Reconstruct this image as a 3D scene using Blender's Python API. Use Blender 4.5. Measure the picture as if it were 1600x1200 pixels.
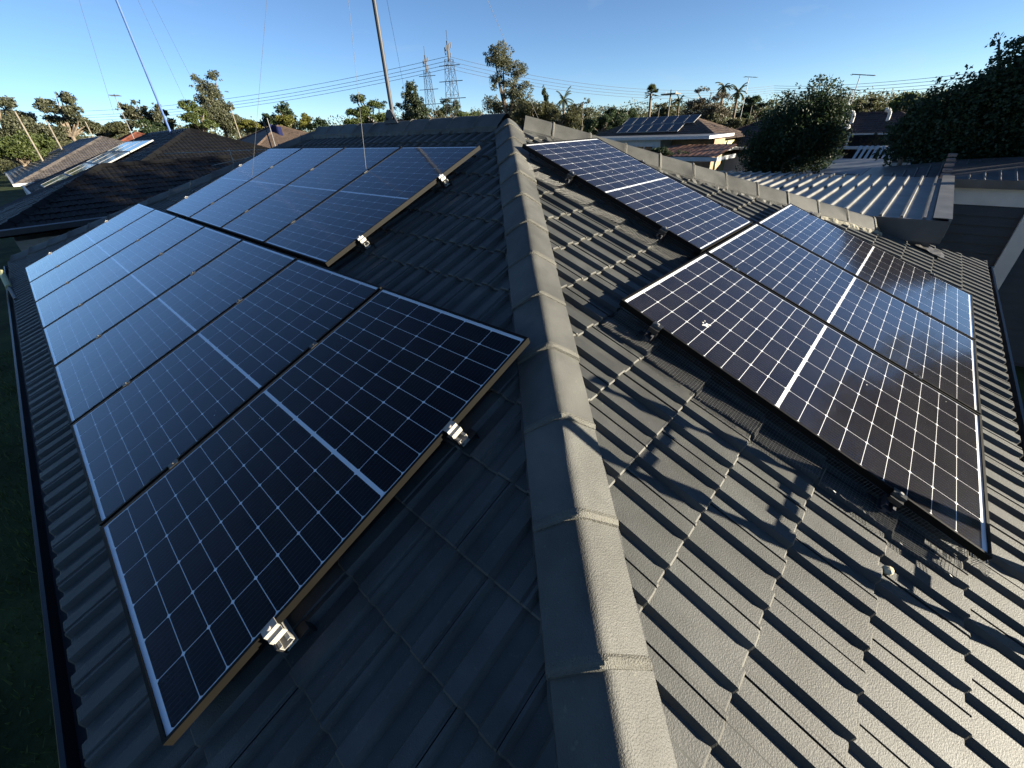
import bpy, bmesh, math, random
from mathutils import Vector, Matrix
random.seed(11)
R = math.radians
scene = bpy.context.scene
for o in list(bpy.data.objects): bpy.data.objects.remove(o)
COL = scene.collection

# ------------------------------------------------------------------ camera
CAM = Vector((0.580, 0.876, 1.653))
CF = Vector((0.616, 0.584, -0.529)).normalized()
CR = Vector((0.670, -0.742, -0.039)).normalized()
CU = CR.cross(CF).normalized(); CR = CF.cross(CU).normalized()
FPX = 641.34                                     # focal length in pixels of a 1600 wide picture
cd = bpy.data.cameras.new('camera'); cam = bpy.data.objects.new('camera', cd); COL.objects.link(cam)
cd.sensor_width = 36.0; cd.lens = 36.0 * FPX / 1600.0; cd.clip_start = 0.02; cd.clip_end = 6000
cam.matrix_world = Matrix(((CR.x, CU.x, -CF.x, CAM.x), (CR.y, CU.y, -CF.y, CAM.y), (CR.z, CU.z, -CF.z, CAM.z), (0, 0, 0, 1)))
scene.camera = cam

# ------------------------------------------------------------------ world, sun, exposure
SUN = Vector((0.122, -0.216, 0.0518)).normalized()         # towards the sun
w = bpy.data.worlds.new('World'); scene.world = w; w.use_nodes = True
nt = w.node_tree; bg = nt.nodes['Background']
sky = nt.nodes.new('ShaderNodeTexSky'); sky.sky_type = 'NISHITA'; sky.sun_disc = False
sky.sun_elevation = math.asin(SUN.z); sky.sun_rotation = math.atan2(SUN.x, SUN.y)
sky.air_density = 0.6; sky.dust_density = 0.0; sky.ozone_density = 3.0
tcw = nt.nodes.new('ShaderNodeTexCoord'); mpw = nt.nodes.new('ShaderNodeMapping'); mpw.inputs['Scale'].default_value = (2.2, 3.4, 9.0); mpw.inputs['Rotation'].default_value = (0, 0, 0.6)
cnw = nt.nodes.new('ShaderNodeTexNoise'); cnw.inputs['Scale'].default_value = 2.6; cnw.inputs['Detail'].default_value = 9.0; cnw.inputs['Roughness'].default_value = 0.62
crw = nt.nodes.new('ShaderNodeMapRange'); crw.inputs['From Min'].default_value = 0.58; crw.inputs['From Max'].default_value = 0.80; crw.inputs['To Max'].default_value = 0.16
mxw = nt.nodes.new('ShaderNodeMix'); mxw.data_type = 'RGBA'; mxw.inputs[7].default_value = (3.4, 3.9, 4.4, 1)      # thin cirrus all over the sky
nt.links.new(tcw.outputs['Generated'], mpw.inputs[0]); nt.links.new(mpw.outputs[0], cnw.inputs['Vector']); nt.links.new(cnw.outputs['Fac'], crw.inputs['Value'])
nt.links.new(crw.outputs[0], mxw.inputs[0]); nt.links.new(sky.outputs[0], mxw.inputs[6])
nt.links.new(mxw.outputs[2], bg.inputs[0]); bg.inputs[1].default_value = 0.05
sd = bpy.data.lights.new('sun', 'SUN'); sd.energy = 5.0; sd.angle = R(0.53); sd.color = (1.0, 0.90, 0.72)
so = bpy.data.objects.new('sun', sd); COL.objects.link(so)
so.rotation_euler = SUN.to_track_quat('Z', 'Y').to_euler()
scene.view_settings.view_transform = 'Standard'; scene.view_settings.look = 'None'
scene.view_settings.gamma = 1.0; scene.view_settings.use_curve_mapping = False
scene.view_settings.exposure = 1.95
cy = scene.cycles; cy.max_bounces = 5; cy.diffuse_bounces = 3; cy.glossy_bounces = 3; cy.transmission_bounces = 2; cy.transparent_max_bounces = 8
cy.use_adaptive_sampling = True; cy.adaptive_threshold = 0.015; cy.use_denoising = True; cy.sample_clamp_indirect = 6.0; cy.caustics_reflective = False; cy.caustics_refractive = False

# ------------------------------------------------------------------ helpers
def ray(px, py): return CF + CR * ((px - 800) / FPX) - CU * ((py - 600) / FPX)
def at(px, py, D):                               # point seen at a pixel of the photograph, D metres away over the ground
    d = ray(px, py); return CAM + d * (D / math.hypot(d.x, d.y))
def atz(px, py, z):
    d = ray(px, py); return CAM + d * ((z - CAM.z) / d.z)
def pix(p):
    d = Vector(p) - CAM; f = d.dot(CF)
    if f < 0.05: return None
    return (800 + FPX * d.dot(CR) / f, 600 - FPX * d.dot(CU) / f, f)
def mpp(D): return D / FPX                       # metres per photo pixel, roughly, near the horizon

def link(o, parent=None):
    COL.objects.link(o)
    if parent is not None: o.parent = parent
    return o
def tag(o, label=None, cat=None, group=None, kind=None):
    if label: o['label'] = label
    if cat: o['category'] = cat
    if group: o['group'] = group
    if kind: o['kind'] = kind
    return o
def empty(name, loc, label=None, cat=None, group=None):
    o = bpy.data.objects.new(name, None); o.empty_display_size = 0.2; link(o); o.location = loc
    return tag(o, label, cat, group)

class MB:
    def __init__(s): s.v = []; s.f = []; s.m = []
    def add(s, verts, faces, mi=0):
        b = len(s.v); s.v += [tuple(q) for q in verts]
        for f in faces: s.f.append(tuple(b + i for i in f)); s.m.append(mi)
        return s
    def box(s, c, size, M=None, mi=0):
        hx, hy, hz = size[0] / 2, size[1] / 2, size[2] / 2
        vs = [Vector((x * hx, y * hy, z * hz)) for z in (-1, 1) for y in (-1, 1) for x in (-1, 1)]
        if M is not None: vs = [M @ q for q in vs]
        vs = [q + Vector(c) for q in vs]
        return s.add(vs, [(0, 2, 3, 1), (4, 5, 7, 6), (0, 1, 5, 4), (2, 6, 7, 3), (0, 4, 6, 2), (1, 3, 7, 5)], mi)
    def box2(s, a, b, mi=0):
        a, b = Vector(a), Vector(b); return s.box((a + b) / 2, [abs(b[i] - a[i]) for i in range(3)], None, mi)
    def tube(s, p0, p1, r0, r1=None, n=8, mi=0, caps=True):
        p0, p1 = Vector(p0), Vector(p1); r1 = r0 if r1 is None else r1
        d = (p1 - p0).normalized(); a = d.orthogonal().normalized(); b = d.cross(a)
        vs = []
        for p, r in ((p0, r0), (p1, r1)):
            for i in range(n):
                t = 2 * math.pi * i / n; vs.append(p + a * (r * math.cos(t)) + b * (r * math.sin(t)))
        fs = [(i, (i + 1) % n, n + (i + 1) % n, n + i) for i in range(n)]
        if caps: fs += [tuple(range(n - 1, -1, -1)), tuple(range(n, 2 * n))]
        return s.add(vs, fs, mi)
    def path(s, pts, rs, n=6, mi=0):
        for i in range(len(pts) - 1):
            s.tube(pts[i], pts[i + 1], rs[i] if isinstance(rs, (list, tuple)) else rs, rs[i + 1] if isinstance(rs, (list, tuple)) else rs, n, mi, True)
        return s
    def extrude(s, poly, O, ax, ay, az, L, mi=0, caps=True):   # polygon in (ax,ay), extruded along az
        O = Vector(O); n = len(poly)
        vs = [O + ax * q[0] + ay * q[1] for q in poly] + [O + ax * q[0] + ay * q[1] + az * L for q in poly]
        fs = [(i, (i + 1) % n, n + (i + 1) % n, n + i) for i in range(n)]
        if caps: fs += [tuple(range(n - 1, -1, -1)), tuple(range(n, 2 * n))]
        return s.add(vs, fs, mi)
    def mesh(s, name, mats, smooth=False):
        me = bpy.data.meshes.new(name); me.from_pydata(s.v, [], s.f)
        for m in (mats if isinstance(mats, (list, tuple)) else [mats]): me.materials.append(m)
        if any(s.m): me.polygons.foreach_set('material_index', s.m)
        if smooth: me.polygons.foreach_set('use_smooth', [True] * len(s.f))
        me.update(); return me
    def build(s, name, mats, parent=None, smooth=False, fix=False):
        me = s.mesh(name, mats, smooth)
        if fix:
            bm = bmesh.new(); bm.from_mesh(me); bmesh.ops.recalc_face_normals(bm, faces=bm.faces); bm.to_mesh(me); bm.free()
        return link(bpy.data.objects.new(name, me), parent)

# ------------------------------------------------------------------ materials
def nodes(name):
    m = bpy.data.materials.new(name); m.use_nodes = True; t = m.node_tree
    return m, t, t.nodes['Principled BSDF']
def mat(name, col, rough=0.6, spec=0.4, var=0.15, scale=3.0, bump=0.0, bscale=60.0, metal=0.0, rnd=0.0, detail=6.0, coat=0.0):
    m, t, p = nodes(name); N = t.nodes; L = t.links
    p.inputs['Roughness'].default_value = rough; p.inputs['Metallic'].default_value = metal
    p.inputs['Specular IOR Level'].default_value = spec; p.inputs['Coat Weight'].default_value = coat
    tc = N.new('ShaderNodeTexCoord'); geo = N.new('ShaderNodeNewGeometry')
    no = N.new('ShaderNodeTexNoise'); no.inputs['Scale'].default_value = scale; no.inputs['Detail'].default_value = detail
    L.new(geo.outputs['Position'], no.inputs['Vector'])
    mr = N.new('ShaderNodeMapRange'); mr.inputs['From Min'].default_value = 0.3; mr.inputs['From Max'].default_value = 0.7
    mr.inputs['To Min'].default_value = 1 - var; mr.inputs['To Max'].default_value = 1 + var
    L.new(no.outputs['Fac'], mr.inputs['Value'])
    mul = N.new('ShaderNodeVectorMath'); mul.operation = 'SCALE'; mul.inputs[0].default_value = col[:3]
    last = mr.outputs['Result']
    if rnd > 0:
        oi = N.new('ShaderNodeObjectInfo'); m2 = N.new('ShaderNodeMapRange')
        m2.inputs['To Min'].default_value = 1 - rnd; m2.inputs['To Max'].default_value = 1 + rnd
        L.new(oi.outputs['Random'], m2.inputs['Value'])
        mm = N.new('ShaderNodeMath'); mm.operation = 'MULTIPLY'; L.new(last, mm.inputs[0]); L.new(m2.outputs[0], mm.inputs[1]); last = mm.outputs[0]
    L.new(last, mul.inputs['Scale']); L.new(mul.outputs[0], p.inputs['Base Color'])
    if bump > 0:
        nb = N.new('ShaderNodeTexNoise'); nb.inputs['Scale'].default_value = bscale; nb.inputs['Detail'].default_value = 3.0
        L.new(geo.outputs['Position'], nb.inputs['Vector'])
        b = N.new('ShaderNodeBump'); b.inputs['Strength'].default_value = 1.0; b.inputs['Distance'].default_value = bump
        L.new(nb.outputs['Fac'], b.inputs['Height']); L.new(b.outputs[0], p.inputs['Normal'])
    return m
def tile_mat(name, col, var=0.16, bump=0.0013, rnd=0.15, rough=0.60):
    # painted concrete: sandy grain, faint streaks and lichen specks
    m = mat(name, col, rough, 0.36, var, 7.0, bump, 230.0, rnd=rnd, detail=8)
    t = m.node_tree; N = t.nodes; L = t.links; p = N['Principled BSDF']
    geo = N.new('ShaderNodeNewGeometry')
    sp = N.new('ShaderNodeTexNoise'); sp.inputs['Scale'].default_value = 55.0; sp.inputs['Detail'].default_value = 2.0
    L.new(geo.outputs['Position'], sp.inputs['Vector'])
    cr = N.new('ShaderNodeMapRange'); cr.inputs['From Min'].default_value = 0.66; cr.inputs['From Max'].default_value = 0.76; cr.inputs['To Max'].default_value = 0.45
    L.new(sp.outputs['Fac'], cr.inputs['Value'])
    mx = N.new('ShaderNodeMix'); mx.data_type = 'RGBA'
    src = p.inputs['Base Color'].links[0].from_socket
    L.new(cr.outputs[0], mx.inputs[0]); L.new(src, mx.inputs[6]); mx.inputs[7].default_value = (col[0] * 1.9, col[1] * 1.85, col[2] * 1.6, 1)
    st = N.new('ShaderNodeTexNoise'); st.inputs['Scale'].default_value = 2.3; st.inputs['Detail'].default_value = 7.0; st.inputs['Roughness'].default_value = 0.65
    L.new(geo.outputs['Position'], st.inputs['Vector'])                     # faded and grimy patches of paint
    sr = N.new('ShaderNodeMapRange'); sr.inputs['From Min'].default_value = 0.32; sr.inputs['From Max'].default_value = 0.7; sr.inputs['To Min'].default_value = 0.66; sr.inputs['To Max'].default_value = 1.28
    L.new(st.outputs['Fac'], sr.inputs['Value'])
    sm = N.new('ShaderNodeVectorMath'); sm.operation = 'SCALE'; L.new(mx.outputs[2], sm.inputs[0]); L.new(sr.outputs[0], sm.inputs['Scale'])
    L.new(sm.outputs[0], p.inputs['Base Color'])
    return m
def leaf_mat(name, c1, c2, trans=0.35):
    m, t, p = nodes(name); N = t.nodes; L = t.links
    geo = N.new('ShaderNodeNewGeometry'); mx = N.new('ShaderNodeMix'); mx.data_type = 'RGBA'
    L.new(geo.outputs['Random Per Island'], mx.inputs[0])
    mx.inputs[6].default_value = (*c1, 1); mx.inputs[7].default_value = (*c2, 1)
    L.new(mx.outputs[2], p.inputs['Base Color']); p.inputs['Roughness'].default_value = 0.5; p.inputs['Specular IOR Level'].default_value = 0.35
    tr = N.new('ShaderNodeBsdfTranslucent'); L.new(mx.outputs[2], tr.inputs[0])
    ms = N.new('ShaderNodeMixShader'); ms.inputs[0].default_value = trans
    L.new(p.outputs[0], ms.inputs[1]); L.new(tr.outputs[0], ms.inputs[2]); L.new(ms.outputs[0], N['Material Output'].inputs[0])
    return m
def glass_sheet(name):
    # toughened cover sheet: clear, mirror-like at grazing angles, thin film of dust
    m, t, p = nodes(name); N = t.nodes; L = t.links; N.remove(p)
    geo = N.new('ShaderNodeNewGeometry')
    wob = N.new('ShaderNodeTexNoise'); wob.inputs['Scale'].default_value = 1.6; wob.inputs['Detail'].default_value = 1.0
    L.new(geo.outputs['Position'], wob.inputs['Vector'])
    bp = N.new('ShaderNodeBump'); bp.inputs['Distance'].default_value = 0.004; bp.inputs['Strength'].default_value = 0.6
    L.new(wob.outputs['Fac'], bp.inputs['Height'])
    gl = N.new('ShaderNodeBsdfGlossy'); gl.inputs['Roughness'].default_value = 0.085; gl.inputs['Color'].default_value = (0.93, 0.95, 1, 1)
    L.new(bp.outputs[0], gl.inputs['Normal'])
    tr = N.new('ShaderNodeBsdfTransparent')
    dt = N.new('ShaderNodeVectorMath'); dt.operation = 'DOT_PRODUCT'; L.new(geo.outputs['Incoming'], dt.inputs[0]); L.new(geo.outputs['Normal'], dt.inputs[1])
    ab = N.new('ShaderNodeMath'); ab.operation = 'ABSOLUTE'; L.new(dt.outputs['Value'], ab.inputs[0])
    sb = N.new('ShaderNodeMath'); sb.operation = 'SUBTRACT'; sb.inputs[0].default_value = 1.0; L.new(ab.outputs[0], sb.inputs[1])
    pw = N.new('ShaderNodeMath'); pw.operation = 'POWER'; pw.inputs[1].default_value = 4.6; L.new(sb.outputs[0], pw.inputs[0])
    fr = N.new('ShaderNodeMath'); fr.operation = 'MULTIPLY_ADD'; fr.inputs[1].default_value = 0.98; fr.inputs[2].default_value = 0.008; L.new(pw.outputs[0], fr.inputs[0])
    ms = N.new('ShaderNodeMixShader'); L.new(fr.outputs[0], ms.inputs[0]); L.new(tr.outputs[0], ms.inputs[1]); L.new(gl.outputs[0], ms.inputs[2])
    df = N.new('ShaderNodeBsdfDiffuse'); df.inputs['Color'].default_value = (0.42, 0.38, 0.33, 1)
    dn = N.new('ShaderNodeTexNoise'); dn.inputs['Scale'].default_value = 5.0; dn.inputs['Detail'].default_value = 9.0; dn.inputs['Roughness'].default_value = 0.7
    L.new(geo.outputs['Position'], dn.inputs['Vector'])
    mr = N.new('ShaderNodeMapRange'); mr.inputs['From Min'].default_value = 0.3; mr.inputs['From Max'].default_value = 0.75
    mr.inputs['To Min'].default_value = 0.004; mr.inputs['To Max'].default_value = 0.026
    L.new(dn.outputs['Fac'], mr.inputs['Value'])
    m2 = N.new('ShaderNodeMixShader'); L.new(mr.outputs[0], m2.inputs[0]); L.new(ms.outputs[0], m2.inputs[1]); L.new(df.outputs[0], m2.inputs[2])
    L.new(m2.outputs[0], N['Material Output'].inputs[0]); return m

M_tile = tile_mat('roof_tile_grey', (0.053, 0.0545, 0.0515))
M_lip = tile_mat('roof_tile_edge', (0.068, 0.066, 0.058))
M_cap = tile_mat('ridge_cap_grey', (0.071, 0.071, 0.065), bump=0.0022)
M_band = tile_mat('ridge_cap_pointing', (0.100, 0.097, 0.083), bump=0.006)
M_mortar = mat('mortar', (0.24, 0.225, 0.18), 0.85, 0.2, 0.35, 18, 0.006, 45)
M_deck = mat('roof_underlay', (0.015, 0.015, 0.016), 0.9, 0.1)
M_gutter = mat('gutter_paint', (0.03, 0.035, 0.042), 0.35, 0.5, 0.1, 4)
M_wall = mat('house_wall', (0.30, 0.27, 0.23), 0.8, 0.2, 0.15, 8)
M_frame = mat('panel_frame', (0.0042, 0.0038, 0.0029), 0.6, 0.12, 0.15, 9)
M_back = mat('panel_backsheet', (0.74, 0.75, 0.77), 0.5, 0.3, 0.05, 2)
M_alu = mat('aluminium', (0.27, 0.26, 0.235), 0.5, 0.4, 0.15, 30)
M_cable = mat('guy_cable', (0.10, 0.10, 0.10), 0.5, 0.4, 0.1, 30)
M_blk = mat('black_anodised_and_shade', (0.015, 0.015, 0.015), 0.4, 0.5, 0.1, 30)  # black mid clamps and hooks; also stands in for shade on right-slope end clamps
M_steel = mat('steel', (0.28, 0.27, 0.26), 0.4, 0.5, 0.2, 40, metal=0.3)
M_wire = mat('mesh_wire', (0.11, 0.108, 0.10), 0.4, 0.5, 0.2, 40)
M_glass = glass_sheet('panel_glass')
def cell_mat():
    m = mat('solar_cell', (0.0032, 0.0034, 0.0080), 0.5, 0.02, 0.2, 2.5, rnd=0.18)
    t = m.node_tree; N = t.nodes; L = t.links; p = N['Principled BSDF']
    tc = N.new('ShaderNodeTexCoord'); sep = N.new('ShaderNodeSeparateXYZ'); L.new(tc.outputs['Object'], sep.inputs[0])
    a = N.new('ShaderNodeMath'); a.operation = 'MULTIPLY'; a.inputs[1].default_value = 1 / 0.0183; L.new(sep.outputs['X'], a.inputs[0])
    b = N.new('ShaderNodeMath'); b.operation = 'FRACT'; L.new(a.outputs[0], b.inputs[0])
    c = N.new('ShaderNodeMath'); c.operation = 'LESS_THAN'; c.inputs[1].default_value = 0.05; L.new(b.outputs[0], c.inputs[0])
    mx = N.new('ShaderNodeMix'); mx.data_type = 'RGBA'; src = p.inputs['Base Color'].links[0].from_socket
    L.new(c.outputs[0], mx.inputs[0]); L.new(src, mx.inputs[6]); mx.inputs[7].default_value = (0.05, 0.05, 0.055, 1)
    L.new(mx.outputs[2], p.inputs['Base Color']); return m
M_cell = cell_mat()
M_black = mat('dark_tile', (0.0050, 0.0047, 0.0045), 0.55, 0.25, 0.4, 3, 0.002, 60)
M_shingle = mat('grey_shingle', (0.075, 0.065, 0.058), 0.4, 0.5, 0.45, 4, 0.004, 30)
M_brown = mat('brown_tile', (0.085, 0.060, 0.045), 0.6, 0.3, 0.3, 4, 0.003, 40)
M_red = mat('red_tile', (0.13, 0.045, 0.028), 0.7, 0.2, 0.25, 3)
M_white = mat('white_paint', (0.50, 0.50, 0.49), 0.6, 0.3, 0.08, 4)
M_cream = mat('cream_weatherboard', (0.40, 0.39, 0.20), 0.65, 0.3, 0.1, 4)
M_metal = mat('zinc_roofing', (0.125, 0.125, 0.122), 0.45, 0.4, 0.3, 3, metal=0.25)
M_dmetal = mat('dark_roofing', (0.075, 0.072, 0.072), 0.45, 0.5, 0.3, 3, metal=0.2)
M_rust = mat('rusty_roofing', (0.13, 0.065, 0.04), 0.6, 0.3, 0.5, 2.5)
M_dwall = mat('dark_weatherboard', (0.034, 0.042, 0.052), 0.6, 0.3, 0.12, 4)
M_win = mat('window_glass', (0.012, 0.014, 0.018), 0.06, 0.6, 0.1, 2)
M_bark = mat('bark', (0.15, 0.12, 0.09), 0.85, 0.2, 0.4, 3)
M_pole = mat('pole_timber', (0.17, 0.15, 0.12), 0.8, 0.2, 0.25, 3)
M_galv = mat('galvanised_steel', (0.045, 0.046, 0.052), 0.55, 0.3, 0.15, 6)
M_silver = mat('silver_frame', (0.22, 0.22, 0.22), 0.45, 0.4, 0.1, 6, metal=0.2)
M_blue = mat('blue_pole', (0.05, 0.10, 0.25), 0.4, 0.5, 0.1, 3)
M_line = mat('power_line', (0.06, 0.07, 0.09), 0.6, 0.3, 0.05, 1)
M_grass = mat('grass_ground', (0.040, 0.055, 0.020), 0.9, 0.1, 0.5, 0.9, 0.02, 14, detail=10)
M_drop = mat('bird_dropping', (0.6, 0.6, 0.56), 0.8, 0.2, 0.2, 60)

# ------------------------------------------------------------------ ground
GZ = -2.75
g = MB(); S = 3000
g.add([(-S, -S, GZ), (S, -S, GZ), (S, S, GZ), (-S, S, GZ)], [(0, 1, 2, 3)])
tag(g.build('ground', M_grass), kind='structure')

# ------------------------------------------------------------------ tiled roofs
PITCH = R(22.0); CP, SP, TP = math.cos(PITCH), math.sin(PITCH), math.tan(PITCH)
TW, TG = 0.2925, 0.2915          # tile cover width, course gauge
RH = 0.0225
PROF = [(0.0, 0.0205), (0.010, 0.0205), (0.026, 0.0), (0.078, 0.0), (0.090, RH), (0.146, RH), (0.162, 0.0), (0.219, 0.0), (0.231, RH), (0.276, RH), (0.280, 0.0165), (0.2885, 0.0165)]
PROF_LO = PROF
class Frame:
    def __init__(s, O, a, sdir, n): s.O, s.a, s.s, s.n = Vector(O), Vector(a), Vector(sdir), Vector(n)
    def p(s, a, t, n=0.0): return s.O + s.a * a + s.s * t + s.n * n
    def M(s, a, t, n=0.0):
        q = s.p(a, t, n); A, B, C = s.a, s.s, s.n
        return Matrix(((A.x, B.x, C.x, q.x), (A.y, B.y, C.y, q.y), (A.z, B.z, C.z, q.z), (0, 0, 0, 1)))
def slope_frames(x0, x1, y0, y1, z, pitch):
    c, s = math.cos(pitch), math.sin(pitch)
    return dict(S=Frame((x0, y0, z), (1, 0, 0), (0, c, s), (0, -s, c)),      # faces -y
                W=Frame((x0, y1, z), (0, -1, 0), (c, 0, s), (-s, 0, c)),     # faces -x
                E=Frame((x1, y0, z), (0, 1, 0), (-c, 0, s), (s, 0, c)),      # faces +x
                N=Frame((x1, y1, z), (-1, 0, 0), (0, -c, s), (0, s, c)))     # faces +y
def tile_geo(mb, T, prof, k=1.0, back=0.03, lift=0.017, thick=0.0145, tg=TG, ch=0.006):
    # T maps local (a, s, n) to where the tile lies
    n = len(prof); vs = []
    for (a, h) in prof: vs.append(T((a * k, ch, h + lift)))
    for (a, h) in prof: vs.append(T((a * k, (tg + back), h + 0.001)))
    for (a, h) in prof: vs.append(T((a * k, 0.0, h + lift - ch * 0.8)))
    for (a, h) in prof: vs.append(T((a * k, 0.002, h + lift - thick)))
    mb.add(vs, [(i, i + 1, n + i + 1, n + i) for i in range(n - 1)], 0)
    mb.add(vs[:n] + vs[2 * n:3 * n], [(n + i, n + i + 1, i + 1, i) for i in range(n - 1)], 1)
    mb.add(vs[2 * n:], [(n + i, n + i + 1, i + 1, i) for i in range(n - 1)], 1)
    e = n - 1
    mb.add([vs[0], vs[n], vs[3 * n], vs[e], vs[n + e], vs[3 * n + e], T((0, tg, -0.012)), T((prof[-1][0] * k, tg, -0.004))], [(0, 1, 6, 2), (3, 5, 7, 4)], 0)
def clip_mesh(me, planes):
    bm = bmesh.new(); bm.from_mesh(me)
    for co, no in planes:
        bmesh.ops.bisect_plane(bm, geom=list(bm.verts) + list(bm.edges) + list(bm.faces), dist=1e-5, plane_co=co, plane_no=no, clear_outer=True)
    empty_ = len(bm.faces) == 0
    bm.to_mesh(me); bm.free(); me.update(); return not empty_

# own house: eave rectangle, near corner at the origin
HX, HY = 8.22, 12.16
FR = slope_frames(0, HX, 0, HY, 0, PITCH)
house = empty('tiled_house', (0, 0, GZ), 'grey concrete-tiled hip-roofed house in the foreground under the solar panels', 'house')
def hpart(o): o.parent = house; o.location = (0, 0, -GZ); return o
house_inv = Matrix.Translation((0, 0, -GZ))

ARR = []   # solar array footprints: slope, across range, upslope range
PW, PL, PG = 1.134, 1.722, 0.02
PT = PW + PG
L0, LS = 1.933, 0.286; U0, US = 3.845, 2.044; R0, RS = 2.430, 0.307; RU0, RUS = 3.556, 2.051
def covered(fr, p):
    if fr == 'W':
        y, s = p.y, p.x / CP
        return (L0 < y < L0 + 7 * PT and LS < s < LS + PL) or (U0 < y < U0 + 4 * PT and US < s < US + PL)
    if fr == 'S':
        xx, s = p.x, p.y / CP
        return (R0 < xx < R0 + 3 * PT and RS < s < RS + PL) or (RU0 < xx < RU0 + PW and RUS < s < RUS + PL)
    return True
HALF = HX / 2; SMAX = HALF / CP
def slope_clips(key, x0, x1, y0, y1, gap=0.0):
    r2 = math.sqrt(0.5); c = dict(a=((x0, y0, 0), (r2, r2)), b=((x1, y0, 0), (-r2, r2)), c=((x1, y1, 0), (-r2, -r2)), d=((x0, y1, 0), (r2, -r2)))
    # outward normals of the vertical planes through the hips
    if key == 'S': pl = [(c['a'][0], (-r2, r2, 0)), (c['b'][0], (r2, r2, 0))]
    if key == 'W': pl = [(c['a'][0], (r2, -r2, 0)), (c['d'][0], (r2, r2, 0))]
    if key == 'E': pl = [(c['b'][0], (-r2, -r2, 0)), (c['c'][0], (-r2, r2, 0))]
    if key == 'N': pl = [(c['d'][0], (-r2, -r2, 0)), (c['c'][0], (r2, -r2, 0))]
    return [(Vector(co), Vector(no)) for co, no in pl]
tile_list = []; rest = {k: MB() for k in 'SWEN'}
for key in 'SWEN':
    F = FR[key]; length = HX if key in 'SN' else HY; clips = slope_clips(key, 0, HX, 0, HY)
    k = 0
    while k * TG < SMAX - 0.02:
        s0 = k * TG; off = (0.5 if k % 2 else 0.0) * TW
        if key == 'S': off += 0.060 + (TW * 0.5)
        a = -TW * 2 + off
        while a < length + TW:
            cen = F.p(a + TW / 2, s0 + TG / 2)
            corners = [F.p(a, s0), F.p(a + TW, s0), F.p(a, s0 + TG), F.p(a + TW, s0 + TG)]
            ins = [all((q - co).dot(no) < 0 for co, no in clips) for q in corners]
            if any(ins):
                vis = 0
                if key in 'SW' and not covered(key, cen):
                    q = pix(cen)
                    if q and -40 < q[0] < 1640 and 150 < q[1] < 1260: 
                        n = F.n.dot((CAM - cen).normalized())
                        vis = max(n, 0) / q[2] ** 2
                tile_list.append((vis, key, a, s0, all(ins)))
            a += TW
        k += 1
tile_list.sort(key=lambda q: -q[0])
rt = random.Random(3)
PROTO = {}
def tile_proto():
    mb = MB(); tile_geo(mb, lambda q: Vector(q), PROF); return mb.mesh('roof_tile', [M_tile, M_lip])
tile_me = tile_proto()
nobj = 0
for vis, key, a, s0, inside in tile_list:
    F = FR[key]
    jit = Matrix.Rotation(rt.gauss(0, 0.0016), 4, 'Z') @ Matrix.Rotation(rt.gauss(0, 0.002), 4, 'Y')
    Mt = F.M(a + rt.gauss(0, 0.0007), s0 + rt.gauss(0, 0.0013), rt.uniform(0, 0.0016)) @ jit
    if vis > 0 and nobj < 299:
        if inside: o = bpy.data.objects.new('roof_tile', tile_me)
        else:
            me = tile_me.copy(); inv = Mt.inverted()
            pls = [(inv @ co, (inv.to_3x3() @ no)) for co, no in slope_clips(key, 0, HX, 0, HY)]
            if not clip_mesh(me, pls): continue
            o = bpy.data.objects.new('roof_tile', me)
        link(o, house); o.matrix_basis = house_inv @ Mt; nobj += 1
    else:
        tile_geo(rest[key], lambda q, Mt=Mt: Mt @ Vector(q), PROF if key in 'SW' else PROF_LO)
for key in 'SWEN':
    me = rest[key].mesh('roof_tiles', [M_tile, M_lip])
    cl = slope_clips(key, 0, HX, 0, HY)
    if key in 'WE': cl.append((Vector((HALF, 0, 0)), Vector((1 if key == 'W' else -1, 0, 0))))
    clip_mesh(me, cl)
    o = bpy.data.objects.new('roof_tiles', me); link(o, house); o.location = (0, 0, -GZ); tag(o, kind='stuff')
# deck under the tiles, walls, fascia, gutter
d = MB(); e = 0.03; zr = HALF * TP
d.add([(e, e, -e), (HX - e, e, -e), (HX - e, HY - e, -e), (e, HY - e, -e), (HALF, HALF, zr - .035), (HALF, HY - HALF, zr - .035)],
      [(0, 1, 4), (1, 2, 5, 4), (2, 3, 5), (3, 0, 4, 5), (3, 2, 1, 0)])
hpart(d.build('roof_deck', M_deck))
wl = MB(); wl.box2((0.5, 0.5, GZ), (HX - 0.5, HY - 0.5, -0.12)); hpart(wl.build('wall', M_wall))
def ring(mb, prof, x0, y0, x1, y1, closed=True):
    vs = []
    for (dd, z) in prof: vs += [(x0 - dd, y0 - dd, z), (x1 + dd, y0 - dd, z), (x1 + dd, y1 + dd, z), (x0 - dd, y1 + dd, z)]
    n = len(prof); fs = []
    for i in range(n if closed else n - 1):
        j = (i + 1) % n
        for k in range(4): fs.append((4 * i + k, 4 * i + (k + 1) % 4, 4 * j + (k + 1) % 4, 4 * j + k))
    return mb.add(vs, fs)
gt = MB(); ring(gt, [(-0.01, -0.035), (-0.01, -0.125), (0.085, -0.125), (0.098, -0.045), (0.092, -0.034), (0.080, -0.040), (0.086, -0.052), (0.076, -0.117), (0.0, -0.117), (0.0, -0.035)], 0, 0, HX, HY)
hpart(gt.build('gutter', M_gutter, fix=True))
fa = MB(); ring(fa, [(-0.05, -0.04), (-0.05, -0.22), (-0.015, -0.22), (-0.015, -0.04)], 0, 0, HX, HY); hpart(fa.build('fascia', M_gutter, fix=True))
sf = MB(); ring(sf, [(-0.04, -0.20), (-0.55, -0.20), (-0.55, -0.19), (-0.04, -0.19)], 0, 0, HX, HY); hpart(sf.build('soffit', M_white, fix=True))
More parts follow.
